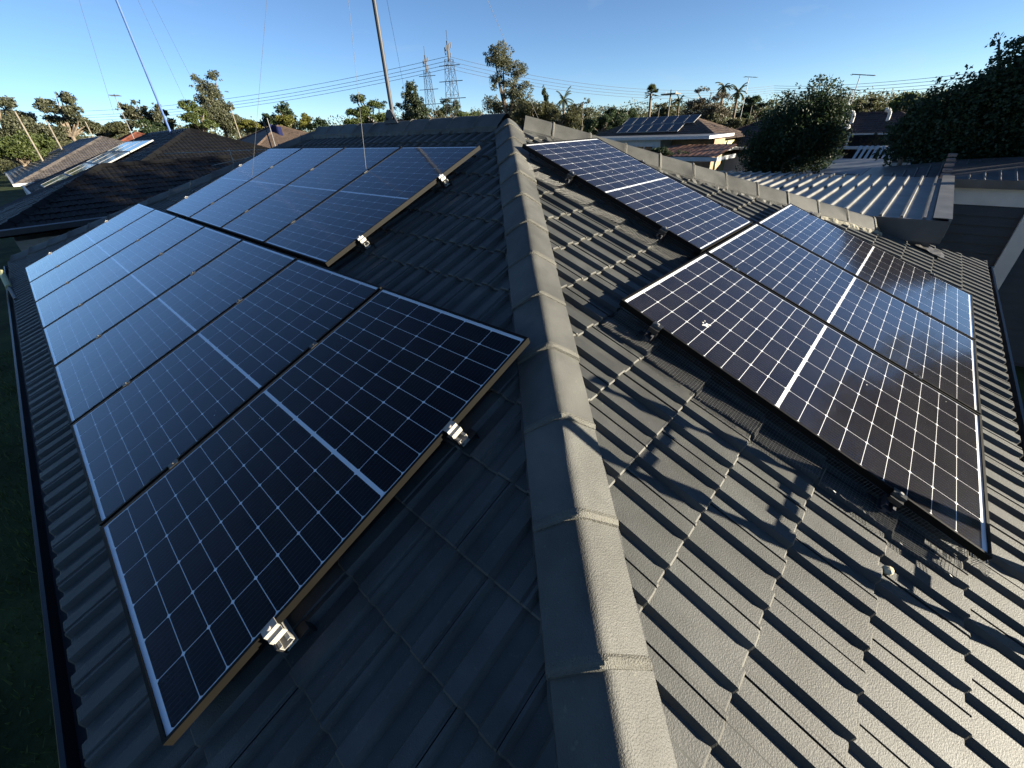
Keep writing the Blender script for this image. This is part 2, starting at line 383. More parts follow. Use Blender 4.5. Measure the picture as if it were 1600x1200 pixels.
for (px, py, ln) in ((0.0, 3.2, 0), (0.0, 8.9, 0), (5.2, 0.0, 1)):       # gutter clips
    pass

# ridge and hip caps
def cap_run(p0, p1, step, first=0.0, name='ridge_cap', hw=0.138, top=0.082, shape=None, rough=1.0):
    p0, p1 = Vector(p0), Vector(p1); d = (p1 - p0); Ltot = d.length; d.normalize()
    lat = d.cross(Vector((0, 0, 1))).normalized(); up = lat.cross(d).normalized()
    t = first; i = 0
    while t < Ltot - 0.05:
        ln = min(step, Ltot - t); rr = random.Random(i * 7 + int(p0.x * 10) + int(p1.x * 13))
        prof = [(-1.0, -0.30), (-0.99, -0.06), (-0.86, 0.10), (-0.22, 0.86), (-0.08, 0.97), (0, 1.0), (0.08, 0.97), (0.22, 0.86), (0.86, 0.10), (0.99, -0.06), (1.0, -0.30)]
        stations = [(-0.012, 0.99, 0.001, 0.72), (0.0, 1.004, 0.006, 1.0), (0.018, 1.012, 0.010, 1.0), (0.04, 1.014, 0.011, 1.0), (0.062, 1.010, 0.009, 1.0), (0.085, 1.002, 0.003, 1.0), (0.5, 1.0, 0.001, 1.0), (1.0, 0.992, -0.002, 1.0)]
        mb = MB(); n = len(prof); vs = []
        jx, jz = rr.gauss(0, 0.003), rr.gauss(0, 0.002); tilt = rr.gauss(0, 0.010)
        for (f, sc, lift, tk) in stations:
            for (lx, lz) in prof:
                wob = rr.gauss(0, 0.0022) if f < 0.08 else rr.gauss(0, 0.0005)
                zz = lz * top * sc + lift + jz + wob + lx * hw * tilt
                if tk < 1: zz = zz - 0.02
                vs.append(p0 + d * (t + f * ln) + lat * (lx * hw * sc + jx) + up * zz)
        m = len(stations)
        fs = [(j * n + i2, j * n + i2 + 1, (j + 1) * n + i2 + 1, (j + 1) * n + i2) for j in range(m - 1) for i2 in range(n - 1)]
        mb.add(vs, fs); mb.m = [1 if i2 < 5 * (n - 1) else 0 for i2 in range(len(fs))]
        mb.add([vs[q] for q in range(n)], [tuple(range(n))])
        o = mb.build(name, [M_cap, M_band], None, smooth=False, fix=True)
        me = o.data; me.polygons.foreach_set('use_smooth', [True] * len(me.polygons))
        try: me.set_sharp_from_angle(angle=R(28))
        except Exception: pass
        hpart(o); t += ln; i += 1
    # mortar bed along both lower edges
    mb = MB(); rr = random.Random(5); N2 = max(4, int(Ltot / 0.045))
    for sgn in (-1, 1):
        vs = []
        for j in range(N2 + 1):
            q = p0 + d * (Ltot * j / N2)
            vs.append(q + lat * (sgn * (hw + 0.006 + rr.gauss(0, 0.004))) - up * (0.055))
            vs.append(q + lat * (sgn * (hw + 0.002 + rr.gauss(0, 0.003))) - up * (0.022 + rr.gauss(0, 0.002)))
            vs.append(q + lat * (sgn * (hw - 0.03)) - up * 0.01)
        mb.add(vs, [(3 * j + a_, 3 * j + 3 + a_, 3 * j + 4 + a_, 3 * j + 1 + a_) for j in range(N2) for a_ in (0, 1)])
    hpart(mb.build('mortar_bed', M_tile, fix=True))
r2 = math.sqrt(2); dh = 0.2615
hs = 0.292
cap_run((hs - dh, hs - dh, (hs - dh) * TP + .012), (HALF - .02, HALF - .02, (HALF - .02) * TP + .012), dh * math.sqrt(2 + TP * TP), 0.0)
cap_run((7.03, HX - 7.03, (HX - 7.03) * TP + .03), (HALF + .10, HALF - .10, (HALF - .1) * TP + .03), dh * math.sqrt(2 + TP * TP), 0.0, hw=0.145, top=0.110)
cap_run((HALF, HY - HALF, zr + .02), (HALF, HALF + .02, zr + .02), 0.395, 0.0, hw=0.145, top=0.10)
cap_run((0.1, HY - 0.1, 0.1 * TP + .012), (HALF - .05, HY - HALF + .05, zr), 0.40, 0.0)
cap_run((HX - .1, HY - .1, 0.1 * TP + .012), (HALF + .05, HY - HALF + .05, zr), 0.40, 0.0)
# thick pale mortar under the last two caps of the far hip
mb = MB(); rr = random.Random(8); dv = Vector((-1, 1, TP)).normalized(); q0 = Vector((7.05, HX - 7.05, (HX - 7.05) * TP)); lat = Vector((-1, -1, 0)).normalized()
rows = []
for j in range(19):
    c = q0 + dv * (j * 0.045 - 0.02); row = []
    for (lx, lz) in ((0.175, -0.075), (0.168, -0.03), (0.155, 0.012), (0.09, 0.03)): row.append(c + lat * (lx + rr.gauss(0, .006)) + Vector((0, 0, lz + rr.gauss(0, .006))))
    rows.append(row)
vs = [q for row in rows for q in row]
mb.add(vs, [(4 * j + k, 4 * j + 4 + k, 4 * j + 5 + k, 4 * j + 1 + k) for j in range(18) for k in range(3)])
fan = [q0 - dv * 0.02 + lat * lx + Vector((0, 0, lz)) for lx, lz in ((0.17, -0.07), (0.15, 0.01), (0.08, 0.065), (0, 0.105), (-.08, .065), (-.15, 0.01), (-.17, -.07))]
mb.add(fan, [tuple(range(7))])
hpart(mb.build('hip_end_mortar', M_mortar, fix=True))
# loose pale stone on the near tiles, a nail head and chips

# ------------------------------------------------------------------ solar panels
FW, FH, FTOP = 0.011, 0.032, 0.135
def cell_layout():
    x0 = FW + 0.0075; px = (PW - 2 * x0) / 6; ym = FW + 0.016; mid = 0.0145
    py = (PL - 2 * ym - mid) / 18; g = 0.0023; out = []
    for j in range(18):
        y = ym + j * py + (mid if j >= 9 else 0)
        for i in range(6): out.append((x0 + i * px + px / 2, y + py / 2, px - g, py - g))
    return out
CELLS = cell_layout()
def cell_poly(cx, cy, w_, h_, ch=0.0065): 
    x, y = w_ / 2, h_ / 2
    return [(cx + sx, cy + sy, 0) for sx, sy in ((-x + ch, -y), (x - ch, -y), (x, -y + ch), (x, y - ch), (x - ch, y), (-x + ch, y), (-x, y - ch), (-x, -y + ch))]
mb = MB(); mb.add(cell_poly(0, 0, CELLS[0][2], CELLS[0][3]), [tuple(range(8))]); me_cell = mb.mesh('solar_cell', M_cell)
mb = MB()
for (cx, cy, w_, h_) in CELLS: mb.add(cell_poly(cx, cy, w_, h_), [tuple(range(8))])
me_grid = mb.mesh('cell_grid', M_cell)
mb = MB(); mb.box2((FW * .5, FW * .5, -0.009), (PW - FW * .5, PL - FW * .5, -0.006)); me_back = mb.mesh('backsheet', M_back)
mb = MB(); mb.add([(FW, FW, -0.0022), (PW - FW, FW, -0.0022), (PW - FW, PL - FW, -0.0022), (FW, PL - FW, -0.0022)], [(0, 1, 2, 3)]); me_glass = mb.mesh('cover_glass', M_glass)
mb = MB()
for a_, b_ in (((0, 0), (FW, PL)), ((PW - FW, 0), (PW, PL)), ((FW, 0), (PW - FW, FW)), ((FW, PL - FW), (PW - FW, PL))):
    mb.box2((a_[0], a_[1], -FH), (b_[0], b_[1], 0.0 if a_[1] == 0 and b_[1] == PL else -0.0004))
for a_, b_ in (((FW, FW), (0.03, PL - FW)), ((PW - 0.03, FW), (PW - FW, PL - FW))): mb.box2((a_[0], a_[1], -FH), (b_[0], b_[1], -FH + .002))
me_frame = mb.mesh('frame', M_frame)
def solar_panel(F, a0, s0, label, group, cells=True):
    # a0: across position of the panel's left edge looking up the slope
    Mt = F.M(a0, s0, FTOP)
    root = empty('solar_panel', (0, 0, 0), label, 'solar panel', group); root.matrix_world = Mt
    for nm, me in (('frame', me_frame), ('backsheet', me_back), ('cover_glass', me_glass)): link(bpy.data.objects.new(nm, me), root)
    if cells:
        for (cx, cy, w_, h_) in CELLS:
            o = bpy.data.objects.new('solar_cell', me_cell); link(o, root); o.location = (cx, cy, -0.00578)
    else:
        o = bpy.data.objects.new('cell_grid', me_grid); link(o, root); o.location = (0, 0, -0.00578); tag(o, kind='stuff')
    return root
ordn = ['nearest', 'second', 'third', 'fourth', 'fifth', 'sixth', 'farthest']
FWs, FSs = FR['W'], FR['S']
for i in range(7):
    y0 = L0 + i * PT
    solar_panel(FWs, HY - (y0 + PW), LS, 'solar panel in the long row above the left gutter, %s of seven' % ordn[i], 'solar panels on the shaded left roof slope', i < 4)
ou = ['nearest the hip', 'second from the hip', 'third from the hip', 'farthest from the hip']
for i in range(4):
    y0 = U0 + i * PT
    solar_panel(FWs, HY - (y0 + PW), US, 'solar panel in the upper left row below the ridge, ' + ou[i], 'solar panels on the shaded left roof slope', i < 1)
orr = ['nearest of three, with a bird dropping', 'middle of three', 'farthest of three, by the metal patio']
for i in range(3):
    solar_panel(FSs, R0 + i * PT, RS, 'sunlit solar panel low on the right slope, ' + orr[i], 'solar panels on the sunlit right roof slope', True)
solar_panel(FSs, RU0, RUS, 'single sunlit solar panel high on the right slope beside the hip ridge', 'solar panels on the sunlit right roof slope', True)
# bird dropping on the near right panel
bd = MB(); rr = random.Random(2)
def splat(F, a, s, r, n=13):
    pts = []
    for i in range(n):
        t = 2 * math.pi * i / n; q = r * rr.uniform(0.35, 1.25); pts.append(F.p(a + q * math.cos(t), s + q * math.sin(t), FTOP - 0.0012))
    bd.add(pts, [tuple(range(n))])
def onS(px, py, h):
    d = ray(px, py); n = FSs.n; t = (h - n.dot(CAM)) / n.dot(d); q = CAM + d * t; return q.x, q.dot(FSs.s)
def onW(px, py, h):
    d = ray(px, py); n = FWs.n; t = (h - n.dot(CAM)) / n.dot(d); q = CAM + d * t; return q.y, q.dot(FWs.s)
a_, s_ = onS(1104, 508, FTOP); splat(FSs, a_, s_, 0.018); splat(FSs, a_ + .02, s_ - .012, 0.008); splat(FSs, a_ - .018, s_ + .014, 0.006); splat(FSs, a_ + .006, s_ + .022, 0.005)
tag(bd.build('bird_dropping', M_drop), 'white splattered bird dropping on the nearest right-hand solar panel', 'bird dropping')

# ------------------------------------------------------------------ rails, clamps, hooks
RAIL = [(-0.020, 0.0), (0.020, 0.0), (0.020, 0.004), (0.008, 0.006), (0.008, 0.016), (0.020, 0.018), (0.020, 0.041), (0.009, 0.041), (0.009, 0.0385), (0.0172, 0.0385), (0.0172, 0.0205), (-0.0172, 0.0205), (-0.0172, 0.0385), (-0.009, 0.0385), (-0.009, 0.041), (-0.020, 0.041), (-0.020, 0.018), (-0.008, 0.016), (-0.008, 0.006), (-0.020, 0.004)]
ZB = FTOP - FH - 0.041 - 0.001
def clamp_mesh():
    mb = MB(); t = 0.004
    # end clamp in local coords: x along the rail outward from the panel, y across, z up (0 = panel top)
    prof = [(-0.012, 0.0015), (0.0045, 0.0015), (0.0055, -0.026), (0.030, -0.026), (0.030, -0.022), (0.0345, -0.022), (0.0345, -0.031), (0.0015, -0.031), (0.0, -0.0015), (-0.012, -0.0015)]
    prof = [(-0.010, 0.0016), (-0.010, 0.0052), (0.020, 0.0052), (0.0235, -0.008), (0.040, -0.008), (0.040, -0.0315), (0.036, -0.0315), (0.036, -0.012), (0.0205, -0.012), (0.017, 0.0016)]
    mb.extrude(prof, (0, -0.025, 0), Vector((1, 0, 0)), Vector((0, 0, 1)), Vector((0, 1, 0)), 0.05)
    return mb.mesh('end_clamp', M_alu)
me_clamp = clamp_mesh(); me_clamp_shaded = me_clamp.copy(); me_clamp_shaded.materials[0] = M_blk  # second copy darkened: the shade on the right-slope clamps is put into its colour
mb = MB(); mb.tube((0.010, 0, 0.0055), (0.010, 0, 0.0135), 0.0072, n=10); mb.tube((0.010, 0, 0.0135), (0.010, 0, 0.0138), 0.0035, n=6); mb.tube((0.010, 0, -0.075), (0.010, 0, 0.0), 0.004, n=6); me_bolt = mb.mesh('bolt', M_steel)
mb = MB(); mb.box2((-0.006, -0.025, -0.03), (0.0, 0.025, 0.0008)); mb.box2((-0.017, -0.022, 0.0008), (0.017, 0.022, 0.0038)); mb.tube((0, 0, 0.0038), (0, 0, 0.0105), 0.006, n=8); me_mid = mb.mesh('mid_clamp', M_blk)
mb = MB(); mb.box2((-0.02, -0.0265, 0.0), (0.02, -0.0215, 0.05)); mb.box2((-0.02, -0.0265, -0.006), (0.02, 0.06, -0.001)); mb.box2((-0.015, 0.055, -0.05), (0.015, 0.06, 0.0)); me_hook = mb.mesh('tile_hook', M_blk)
def rail(F, a0, a1, s, npan, near_left, label):
    # a0..a1: rail extent across the slope; near end sits at a1 for the W slope, a0 for the S slope
    mb = MB(); mb.extrude(RAIL, (0, 0, 0), Vector((0, 1, 0)), Vector((0, 0, 1)), Vector((1, 0, 0)), a1 - a0)
    root = empty('mounting_rail', (0, 0, 0), label, 'rail', 'aluminium rails under the solar panels'); root.matrix_world = F.M(a0, s, ZB)
    o = mb.build('channel', M_galv if near_left else M_alu, root, fix=True)  # right-slope channel gets a darker metal to stand in for its shade
    top = FTOP - ZB
    for end, sgn in ((EX, -1), (a1 - a0 - EX, 1)):
        c = link(bpy.data.objects.new('end_clamp', me_clamp_shaded if near_left else me_clamp), root); c.location = (end, 0, top)
        if sgn < 0: c.rotation_euler = (0, 0, math.pi)
        b = link(bpy.data.objects.new('bolt', me_bolt), c)
    for k in range(1, npan):
        c = link(bpy.data.objects.new('mid_clamp', me_mid), root); c.location = (EX + k * PT - PG / 2 + 0.003, 0, top)
    x = 0.045
    while x < a1 - a0:
        c = link(bpy.data.objects.new('tile_hook', me_hook), root); c.location = (x, 0, -0.002); x += 1.16
    return root
EX = 0.064
for s, nm in ((0.644, 'lower'), (1.486, 'upper')):
    rail(FWs, HY - (L0 + 7 * PT - PG) - EX, HY - L0 + EX, s, 7, False, '%s mounting rail under the long lower row of left-slope panels' % nm)
for s, nm in ((2.364, 'lower'), (3.248, 'upper')):
    rail(FWs, HY - (U0 + 4 * PT - PG) - EX, HY - U0 + EX, s, 4, False, '%s mounting rail under the four upper left-slope panels' % nm)
for s, nm in ((1.80, 'upper'), (0.64, 'lower')):
    rail(FSs, R0 - EX, R0 + 3 * PT - PG + EX, s, 3, True, '%s mounting rail under the three sunlit right-slope panels' % nm)
for s, nm in ((3.22, 'upper'), (2.35, 'lower')):
    rail(FSs, RU0 - EX, RU0 + PW + EX, s, 1, True, '%s mounting rail under the single upper right-slope panel' % nm)

# ------------------------------------------------------------------ bird mesh
def prism(mb, p0, p1, r):
    d = (p1 - p0); 
    if d.length < 1e-6: return
    d.normalize(); a = d.orthogonal().normalized(); b = d.cross(a); vs = []
    for p in (p0, p1):
        for i in range(3):
            t = 2.0944 * i; vs.append(p + a * (r * math.cos(t)) + b * (r * math.sin(t)))
    mb.add(vs, [(0, 1, 4, 3), (1, 2, 5, 4), (2, 0, 3, 5)])
def profile_h(a):
    a = a % TW; 
    for (x0, h0), (x1, h1) in zip(PROF, PROF[1:] + [(TW, 0.016)]):
        if x0 <= a <= x1: return h0 + (h1 - h0) * (a - x0) / max(1e-6, x1 - x0)
    return 0
def bird_mesh(F, edge, s0, s1, out, label, along='s', seed=1, drop=0.10, pitch=0.0127, r=0.0008, step=1):
    # skirt of welded wire hung from a panel edge and bent out onto the tiles
    rr = random.Random(seed); mb = MB(); n = int((s1 - s0) / pitch)
    cols = []
    for i in range(n + 1):
        t = s0 + i * pitch; wob = 0.012 * math.sin(t * 5.1 + seed) + 0.008 * math.sin(t * 13.3)
        lip = ((t / TG) % 1.0)
        base = 0.032 + 0.026 * (1 - lip) if along == 's' else 0.034 + 0.02
        pts = []
        for j, (fo, fz) in enumerate(((0.004, FTOP - FH), (0.010, FTOP - FH - 0.045), (0.35, base + 0.012), (0.6, base + 0.006), (0.8, base + 0.003), (1.02 + rr.uniform(0, .05), base + 0.004 + rr.uniform(0, .012)))):
            off = (out + wob) * fo
            if along == 's': pts.append(F.p(edge - off, t + rr.gauss(0, .0008), fz))
            else: pts.append(F.p(t + rr.gauss(0, .0008), edge - off, fz))
        cols.append(pts)
    for c in cols:
        for j in range(len(c) - 1): prism(mb, c[j], c[j + 1], r)
    levels = []
    for j in range(5):
        for f in ((0, .33, .66) if j < 4 else (0, .4)): levels.append((j, f))
    for (j, f) in levels:
        for i in range(0, len(cols) - 1):
            prism(mb, cols[i][j].lerp(cols[i][j + 1], f), cols[i + 1][j].lerp(cols[i + 1][j + 1], f), r)
    root = tag(mb.build('bird_mesh', M_wire), label, 'wire mesh', 'bird-proofing wire mesh round the panels')
    return root
bird_mesh(FSs, R0, RS + 0.05, RS + PL - 0.02, 0.15, 'wire mesh skirt spread on the tiles beside the nearest right-hand panel', 's', 1)
bird_mesh(FSs, RU0, RUS + 0.05, RUS + PL - 0.1, 0.20, 'wire mesh skirt beside the single upper right-slope panel near the hip', 's', 4)
bird_mesh(FSs, RS + 0.0, R0 + 0.0, R0 + 3 * PT - PG, 0.05, 'wire mesh hanging below the lower edge of the right-slope panels', 'a', 7)
FWm = Frame(FWs.O, FWs.a * -1, FWs.s, FWs.n)

# ------------------------------------------------------------------ patio cover and sheds on the right
zp = 0.60
pt = empty('patio_cover', (9.4, 3.0, GZ), 'flat ribbed metal patio roof with dark fascia beyond the right hip', 'patio roof')
def ppart(mb, nm, m, fix=False):
    o = mb.build(nm, m, None, fix=fix); o.parent = pt; o.location = (-9.4, -3.0, -GZ); return o
PX0, PX1, PY0, PY1 = 7.22, 11.75, 0.55, 6.4
mb = MB(); mb.box2((PX0, PY0, zp - 0.010), (PX1, PY1, zp)); ppart(mb, 'roof_sheet', M_metal)
y = PY0 + 0.20; first = None
mb = MB(); mb.extrude([(-0.020, 0.0005), (-0.011, 0.034), (0.011, 0.034), (0.020, 0.0005)], (0, 0, 0), Vector((0, 1, 0)), Vector((0, 0, 1)), Vector((1, 0, 0)), PX1 - PX0 - 0.02)
me_rib = mb.mesh('roof_rib', M_metal)
while y < PY1 - 0.05:
    o = bpy.data.objects.new('roof_rib', me_rib); link(o, pt); o.location = (PX0 + 0.01 - 9.4, y - 3.0, zp - GZ); y += 0.192
mb = MB(); mb.box2((PX0 - 0.03, PY0 - 0.02, zp - 0.22), (PX0, PY1, zp + 0.012)); ppart(mb, 'fascia', M_dmetal)
mb = MB(); mb.box2((PX0 + 0.06, PY0 + 0.05, 0.02), (PX0 + 0.16, PY1, zp - 0.222)); ppart(mb, 'support_beam', M_dmetal)
mb = MB(); mb.box2((PX0 - 0.028, PY0 - 0.025, zp - 0.16), (PX1, PY0 - 0.0, zp + 0.04)); mb.box2((PX0 - 0.028, PY0, zp + 0.036), (PX1, PY0 + 0.13, zp + 0.042)); ppart(mb, 'barge_flashing', M_metal)
for (qx, qy) in ((PX1 - 0.1, PY0 + 0.08), (PX1 - 0.1, 3.4), (PX1 - 0.1, PY1 - 0.1)):
    mb = MB(); mb.box2((qx - .045, qy - .045, GZ), (qx + .045, qy + .045, zp - 0.011)); ppart(mb, 'post', M_white)
# crumpled silver flashing where the patio meets the tiles
mb = MB(); rr = random.Random(4); rows = []
for i in range(9):
    t = i / 8; row = []
    for j in range(5):
        c = FR['S'].p(7.15 + 0.06 * j, (0.80 - 0.30 * t) / 1.0, 0.052 + rr.uniform(0, 0.012)); row.append(c)
    rows.append(row)
mb.add([q for r_ in rows for q in r_], [(5 * i + j, 5 * i + j + 1, 5 * i + 6 + j, 5 * i + 5 + j) for i in range(8) for j in range(4)])
tag(mb.build('flashing_sheet', M_dmetal, fix=True), 'crumpled silver flashing laid on the tiles below the patio corner', 'flashing')

def metal_shed(name, label, x0, x1, y0, y1, z0, rise, wall_m, boards=True, roof_m=M_dmetal):
    # low hip roof of ribbed sheet over a weatherboard wall
    root = empty(name, ((x0 + x1) / 2, (y0 + y1) / 2, GZ), label, 'shed'); ox, oy = (x0 + x1) / 2, (y0 + y1) / 2
    def pp(mb, nm, m, fix=False):
        o = mb.build(nm, m, None, fix=fix); o.parent = root; o.location = (-ox, -oy, -GZ); return o
    hw = (x1 - x0) / 2; xm = (x0 + x1) / 2
    A = [(x0, y0, z0), (x1, y0, z0), (x1, y1, z0), (x0, y1, z0), (xm, y0 + hw, z0 + rise), (xm, y1 - hw, z0 + rise)]
    mb = MB(); mb.add(A, [(0, 1, 4), (1, 2, 5, 4), (2, 3, 5), (3, 0, 4, 5), (3, 2, 1, 0)]); pp(mb, 'roof_sheet', roof_m, True)
    mb = MB(); y = y0 + 0.3
    while y < y1 - 0.2:
        k = min(1.0, (y - y0) / hw, (y1 - y) / hw)
        mb.add([(x0 - .01, y - .02, z0 + .002), (x0 - .01, y + .02, z0 + .002), (x0 - .01, y, z0 + .03), (x0 + hw * k, y - .02, z0 + rise * k + .002), (x0 + hw * k, y + .02, z0 + rise * k + .002), (x0 + hw * k, y, z0 + rise * k + .03)], [(0, 2, 5, 3), (2, 1, 4, 5), (0, 1, 2)]); y += 0.2
    pp(mb, 'roof_ribs', roof_m)
    mb = MB(); mb.box2((x0 - 0.03, y0 - .02, z0 - 0.13), (x0 - 0.004, y1 + .02, z0 + 0.012)); mb.box2((x0 - .004, y1 + .004, z0 - .13), (x1, y1 + .03, z0 + .012)); pp(mb, 'fascia', M_dmetal)
    mb = MB(); mb.box2((x0 + 0.10, y0 + .1, z0 - 0.42), (x1 - .1, y1 - .1, z0 - 0.02)); pp(mb, 'wall_head', M_white)
    mb = MB(); mb.box2((x0 + 0.13, y0 + .13, GZ), (x1 - .13, y1 - .13, z0 - 0.42)); pp(mb, 'wall', wall_m)
    if boards:
        z = z0 - 0.44; me_b = None; mbb = MB(); mbb.extrude([(0, 0), (0, -0.16), (-0.034, -0.16), (-0.006, 0)], (0, 0, 0), Vector((1, 0, 0)), Vector((0, 0, 1)), Vector((0, 1, 0)), min(3.0, y1 - y0 - .3)); me_b = mbb.mesh('weatherboard', wall_m)
        while z - 0.16 > GZ:
            o = bpy.data.objects.new('weatherboard', me_b); link(o, root); o.location = (x0 + 0.128 - ox, y1 - .15 - min(3.0, y1 - y0 - .3) - oy, z - GZ); z -= 0.162
    return root, pp
sh, pp = metal_shed('garden_shed', 'dark weatherboard shed with white wall head right of the patio roof', 12.35, 17.0, -6.0, 0.62, 0.52, 0.30, M_dwall)
q = at(1578, 390, 12.2)
mb = MB(); mb.box2((12.35, q.y - .11, GZ), (12.46, q.y + .11, 0.10)); pp(mb, 'corner_post', M_white)
mb = MB()
for i in range(5): mb.box2((12.32 + .45 * i, 0.56, 0.545 + .058 * i), (12.32 + .45 * i + .40, 0.70, 0.585 + .058 * i))
pp(mb, 'rake_flashing', mat('rusted_flashing', (0.26, 0.16, 0.12), 0.5, 0.4, 0.5, 6))
metal_shed('carport', 'low dark metal roof rising behind the patio roof', 13.9, 17.3, -7.0, 2.15, 0.28, 0.33, M_dwall, False)

# ------------------------------------------------------------------ neighbouring houses
SIMPLE = [(0.0, 0.014), (0.045, 0.0), (0.09, 0.02), (0.15, 0.018), (0.19, 0.0), (0.235, 0.02), (0.2895, 0.02)]
def hip_house(name, label, x0, x1, y0, y1, z0, tile_m, wall_m, pitch=PITCH, tiled='SW', cat='house', over=0.45, windows=()):
    cx, cy_ = (x0 + x1) / 2, (y0 + y1) / 2; root = empty(name, (cx, cy_, GZ), label, cat)
    def pp(mb, nm, m, fix=False, smooth=False):
        o = mb.build(nm, m, None, smooth, fix); o.parent = root; o.location = (-cx, -cy_, -GZ); return o
    hw = min(x1 - x0, y1 - y0) / 2; tp = math.tan(pitch); zr = z0 + hw * tp
    if x1 - x0 <= y1 - y0: r0, r1 = Vector((cx, y0 + hw, zr)), Vector((cx, y1 - hw, zr))
    else: r0, r1 = Vector((x0 + hw, cy_, zr)), Vector((x1 - hw, cy_, zr))
    C = [Vector((x0, y0, z0)), Vector((x1, y0, z0)), Vector((x1, y1, z0)), Vector((x0, y1, z0))]
    mb = MB()
    if x1 - x0 <= y1 - y0: mb.add(C + [r0, r1], [(0, 1, 4), (1, 2, 5, 4), (2, 3, 5), (3, 0, 4, 5), (3, 2, 1, 0)]); hips = [(C[0], r0), (C[1], r0), (C[2], r1), (C[3], r1), (r0, r1)]
    else: mb.add(C + [r0, r1], [(0, 1, 5, 4), (1, 2, 5), (2, 3, 4, 5), (3, 0, 4), (3, 2, 1, 0)]); hips = [(C[0], r0), (C[3], r0), (C[1], r1), (C[2], r1), (r0, r1)]
    roof = pp(mb, 'roof', tile_m, True)
    fr = slope_frames(x0, x1, y0, y1, z0, pitch); sm = hw / math.cos(pitch)
    for key in tiled:
        F = fr[key]; ln = (x1 - x0) if key in 'SN' else (y1 - y0); mt = MB(); k = 0; cl = slope_clips(key, x0, x1, y0, y1)
        while k * TG < sm - 0.05:
            a = -(0.5 if k % 2 else 0) * TW; s0 = k * TG
            lo, hi = s0 * math.cos(pitch) - .35, ln - s0 * math.cos(pitch) + .05
            while a < ln:
                if lo - .4 < a < hi + .4:
                    Mt = F.M(a, s0, 0.012 + rt.uniform(0, .012)); tile_geo(mt, lambda q, Mt=Mt: Mt @ Vector(q), SIMPLE, back=0.0)
                a += TW
            k += 1
        me = mt.mesh('roof_tiles', [tile_m, tile_m])
        if key in 'WE' and x1 - x0 <= y1 - y0: cl.append((Vector((cx, 0, 0)), Vector((1 if key == 'W' else -1, 0, 0))))
        if key in 'SN' and x1 - x0 > y1 - y0: cl.append((Vector((0, cy_, 0)), Vector((0, 1 if key == 'S' else -1, 0))))
        clip_mesh(me, cl)
        o = bpy.data.objects.new('roof_tiles', me); link(o, root); o.location = (-cx, -cy_, -GZ); tag(o, kind='stuff')
    for (p, q) in hips:
        mb = MB(); d_ = (q - p).normalized(); lat = d_.cross(Vector((0, 0, 1))).normalized(); up = lat.cross(d_)
        n = max(1, int((q - p).length / 0.4)); st = (q - p) / n
        for i in range(n):
            a_ = p + st * i; b_ = p + st * (i + 1)
            mb.add([a_ - lat * .13 + up * .01, a_ + up * .115, a_ + lat * .13 + up * .01, b_ - lat * .12 + up * .0, b_ + up * .10, b_ + lat * .12 + up * .0], [(0, 1, 4, 3), (1, 2, 5, 4), (0, 2, 1)])
        pp(mb, 'hip_caps', tile_m)
    mb = MB(); mb.box2((x0 + over, y0 + over, GZ), (x1 - over, y1 - over, z0 - .16)); pp(mb, 'wall', wall_m)
    mb = MB(); ring(mb, [(0.0, 0.0), (0.0, -0.16), (0.09, -0.15), (0.10, -0.02)], x0, y0, x1, y1); pp(mb, 'gutter', M_white if wall_m is not M_wall else M_gutter, True)
    mb = MB(); ring(mb, [(-0.02, -0.14), (-over, -0.16), (-over, -0.155), (-0.02, -0.135)], x0, y0, x1, y1); pp(mb, 'soffit', M_white, True)
    for (face, c0, zc, ww, wh) in windows:
        f = MB(); g_ = MB()
        if face == 'W':
            X = x0 + over
            f.box2((X - .04, c0 - ww / 2, zc - wh / 2), (X + .01, c0 + ww / 2, zc + wh / 2)); g_.box2((X - .046, c0 - ww / 2 + .06, zc - wh / 2 + .06), (X - .041, c0 - .02, zc + wh / 2 - .06)); g_.box2((X - .046, c0 + .02, zc - wh / 2 + .06), (X - .041, c0 + ww / 2 - .06, zc + wh / 2 - .06))
        else:
            Y = y0 + over
            f.box2((c0 - ww / 2, Y - .04, zc - wh / 2), (c0 + ww / 2, Y + .01, zc + wh / 2)); g_.box2((c0 - ww / 2 + .06, Y - .046, zc - wh / 2 + .06), (c0 - .02, Y - .041, zc + wh / 2 - .06)); g_.box2((c0 + .02, Y - .046, zc - wh / 2 + .06), (c0 + ww / 2 - .06, Y - .041, zc + wh / 2 - .06))
        wo = pp(f, 'window', M_white); go = g_.build('pane', M_win, wo)
    return root, pp, (r0, r1)
P1 = at(297, 204, 25); hwA = (P1.z + 0.2) / TP
hip_house('black_roofed_house', 'neighbouring house with black tiled hip roof behind the left solar panels', P1.x - hwA, P1.x + hwA, P1.y - hwA, P1.y - hwA + 19, -0.2, M_black, M_wall)
W1 = at(160, 261, 20); hwW = (W1.z + 0.2) / TP
hip_house('house_wing', 'low wing with black tiled roof in front of the black-roofed house', W1.x - hwW, W1.x + 7.0, W1.y - hwW, W1.y + hwW, -0.2, M_black, M_wall, cat='house wing')
PB = at(160, 215, 46); hwB = (PB.z + 0.1) / TP
hip_house('shingle_roofed_house', 'far left house with weathered grey-brown shingle hip roof', PB.x - hwB, PB.x + hwB, PB.y - hwB, PB.y - hwB + 24, -0.1, M_shingle, M_white)
q = at(222, 206, 62)
hip_house('red_roofed_house', 'distant house whose red tiled roof peeks over the black roof', q.x - 4.0, q.x + 4.5, q.y, q.y + 10, q.z - 1.7, M_red, M_white, tiled='')
q = at(385, 206, 48)
hip_house('brown_roofed_cottage', 'small brown-roofed house just left of the flag by the trees', q.x - 1.5, q.x + 9, q.y - 3, q.y + 9, q.z - 1.7, M_brown, M_white, tiled='S')
PC = at(1085, 185, 36); hwC = 2.95
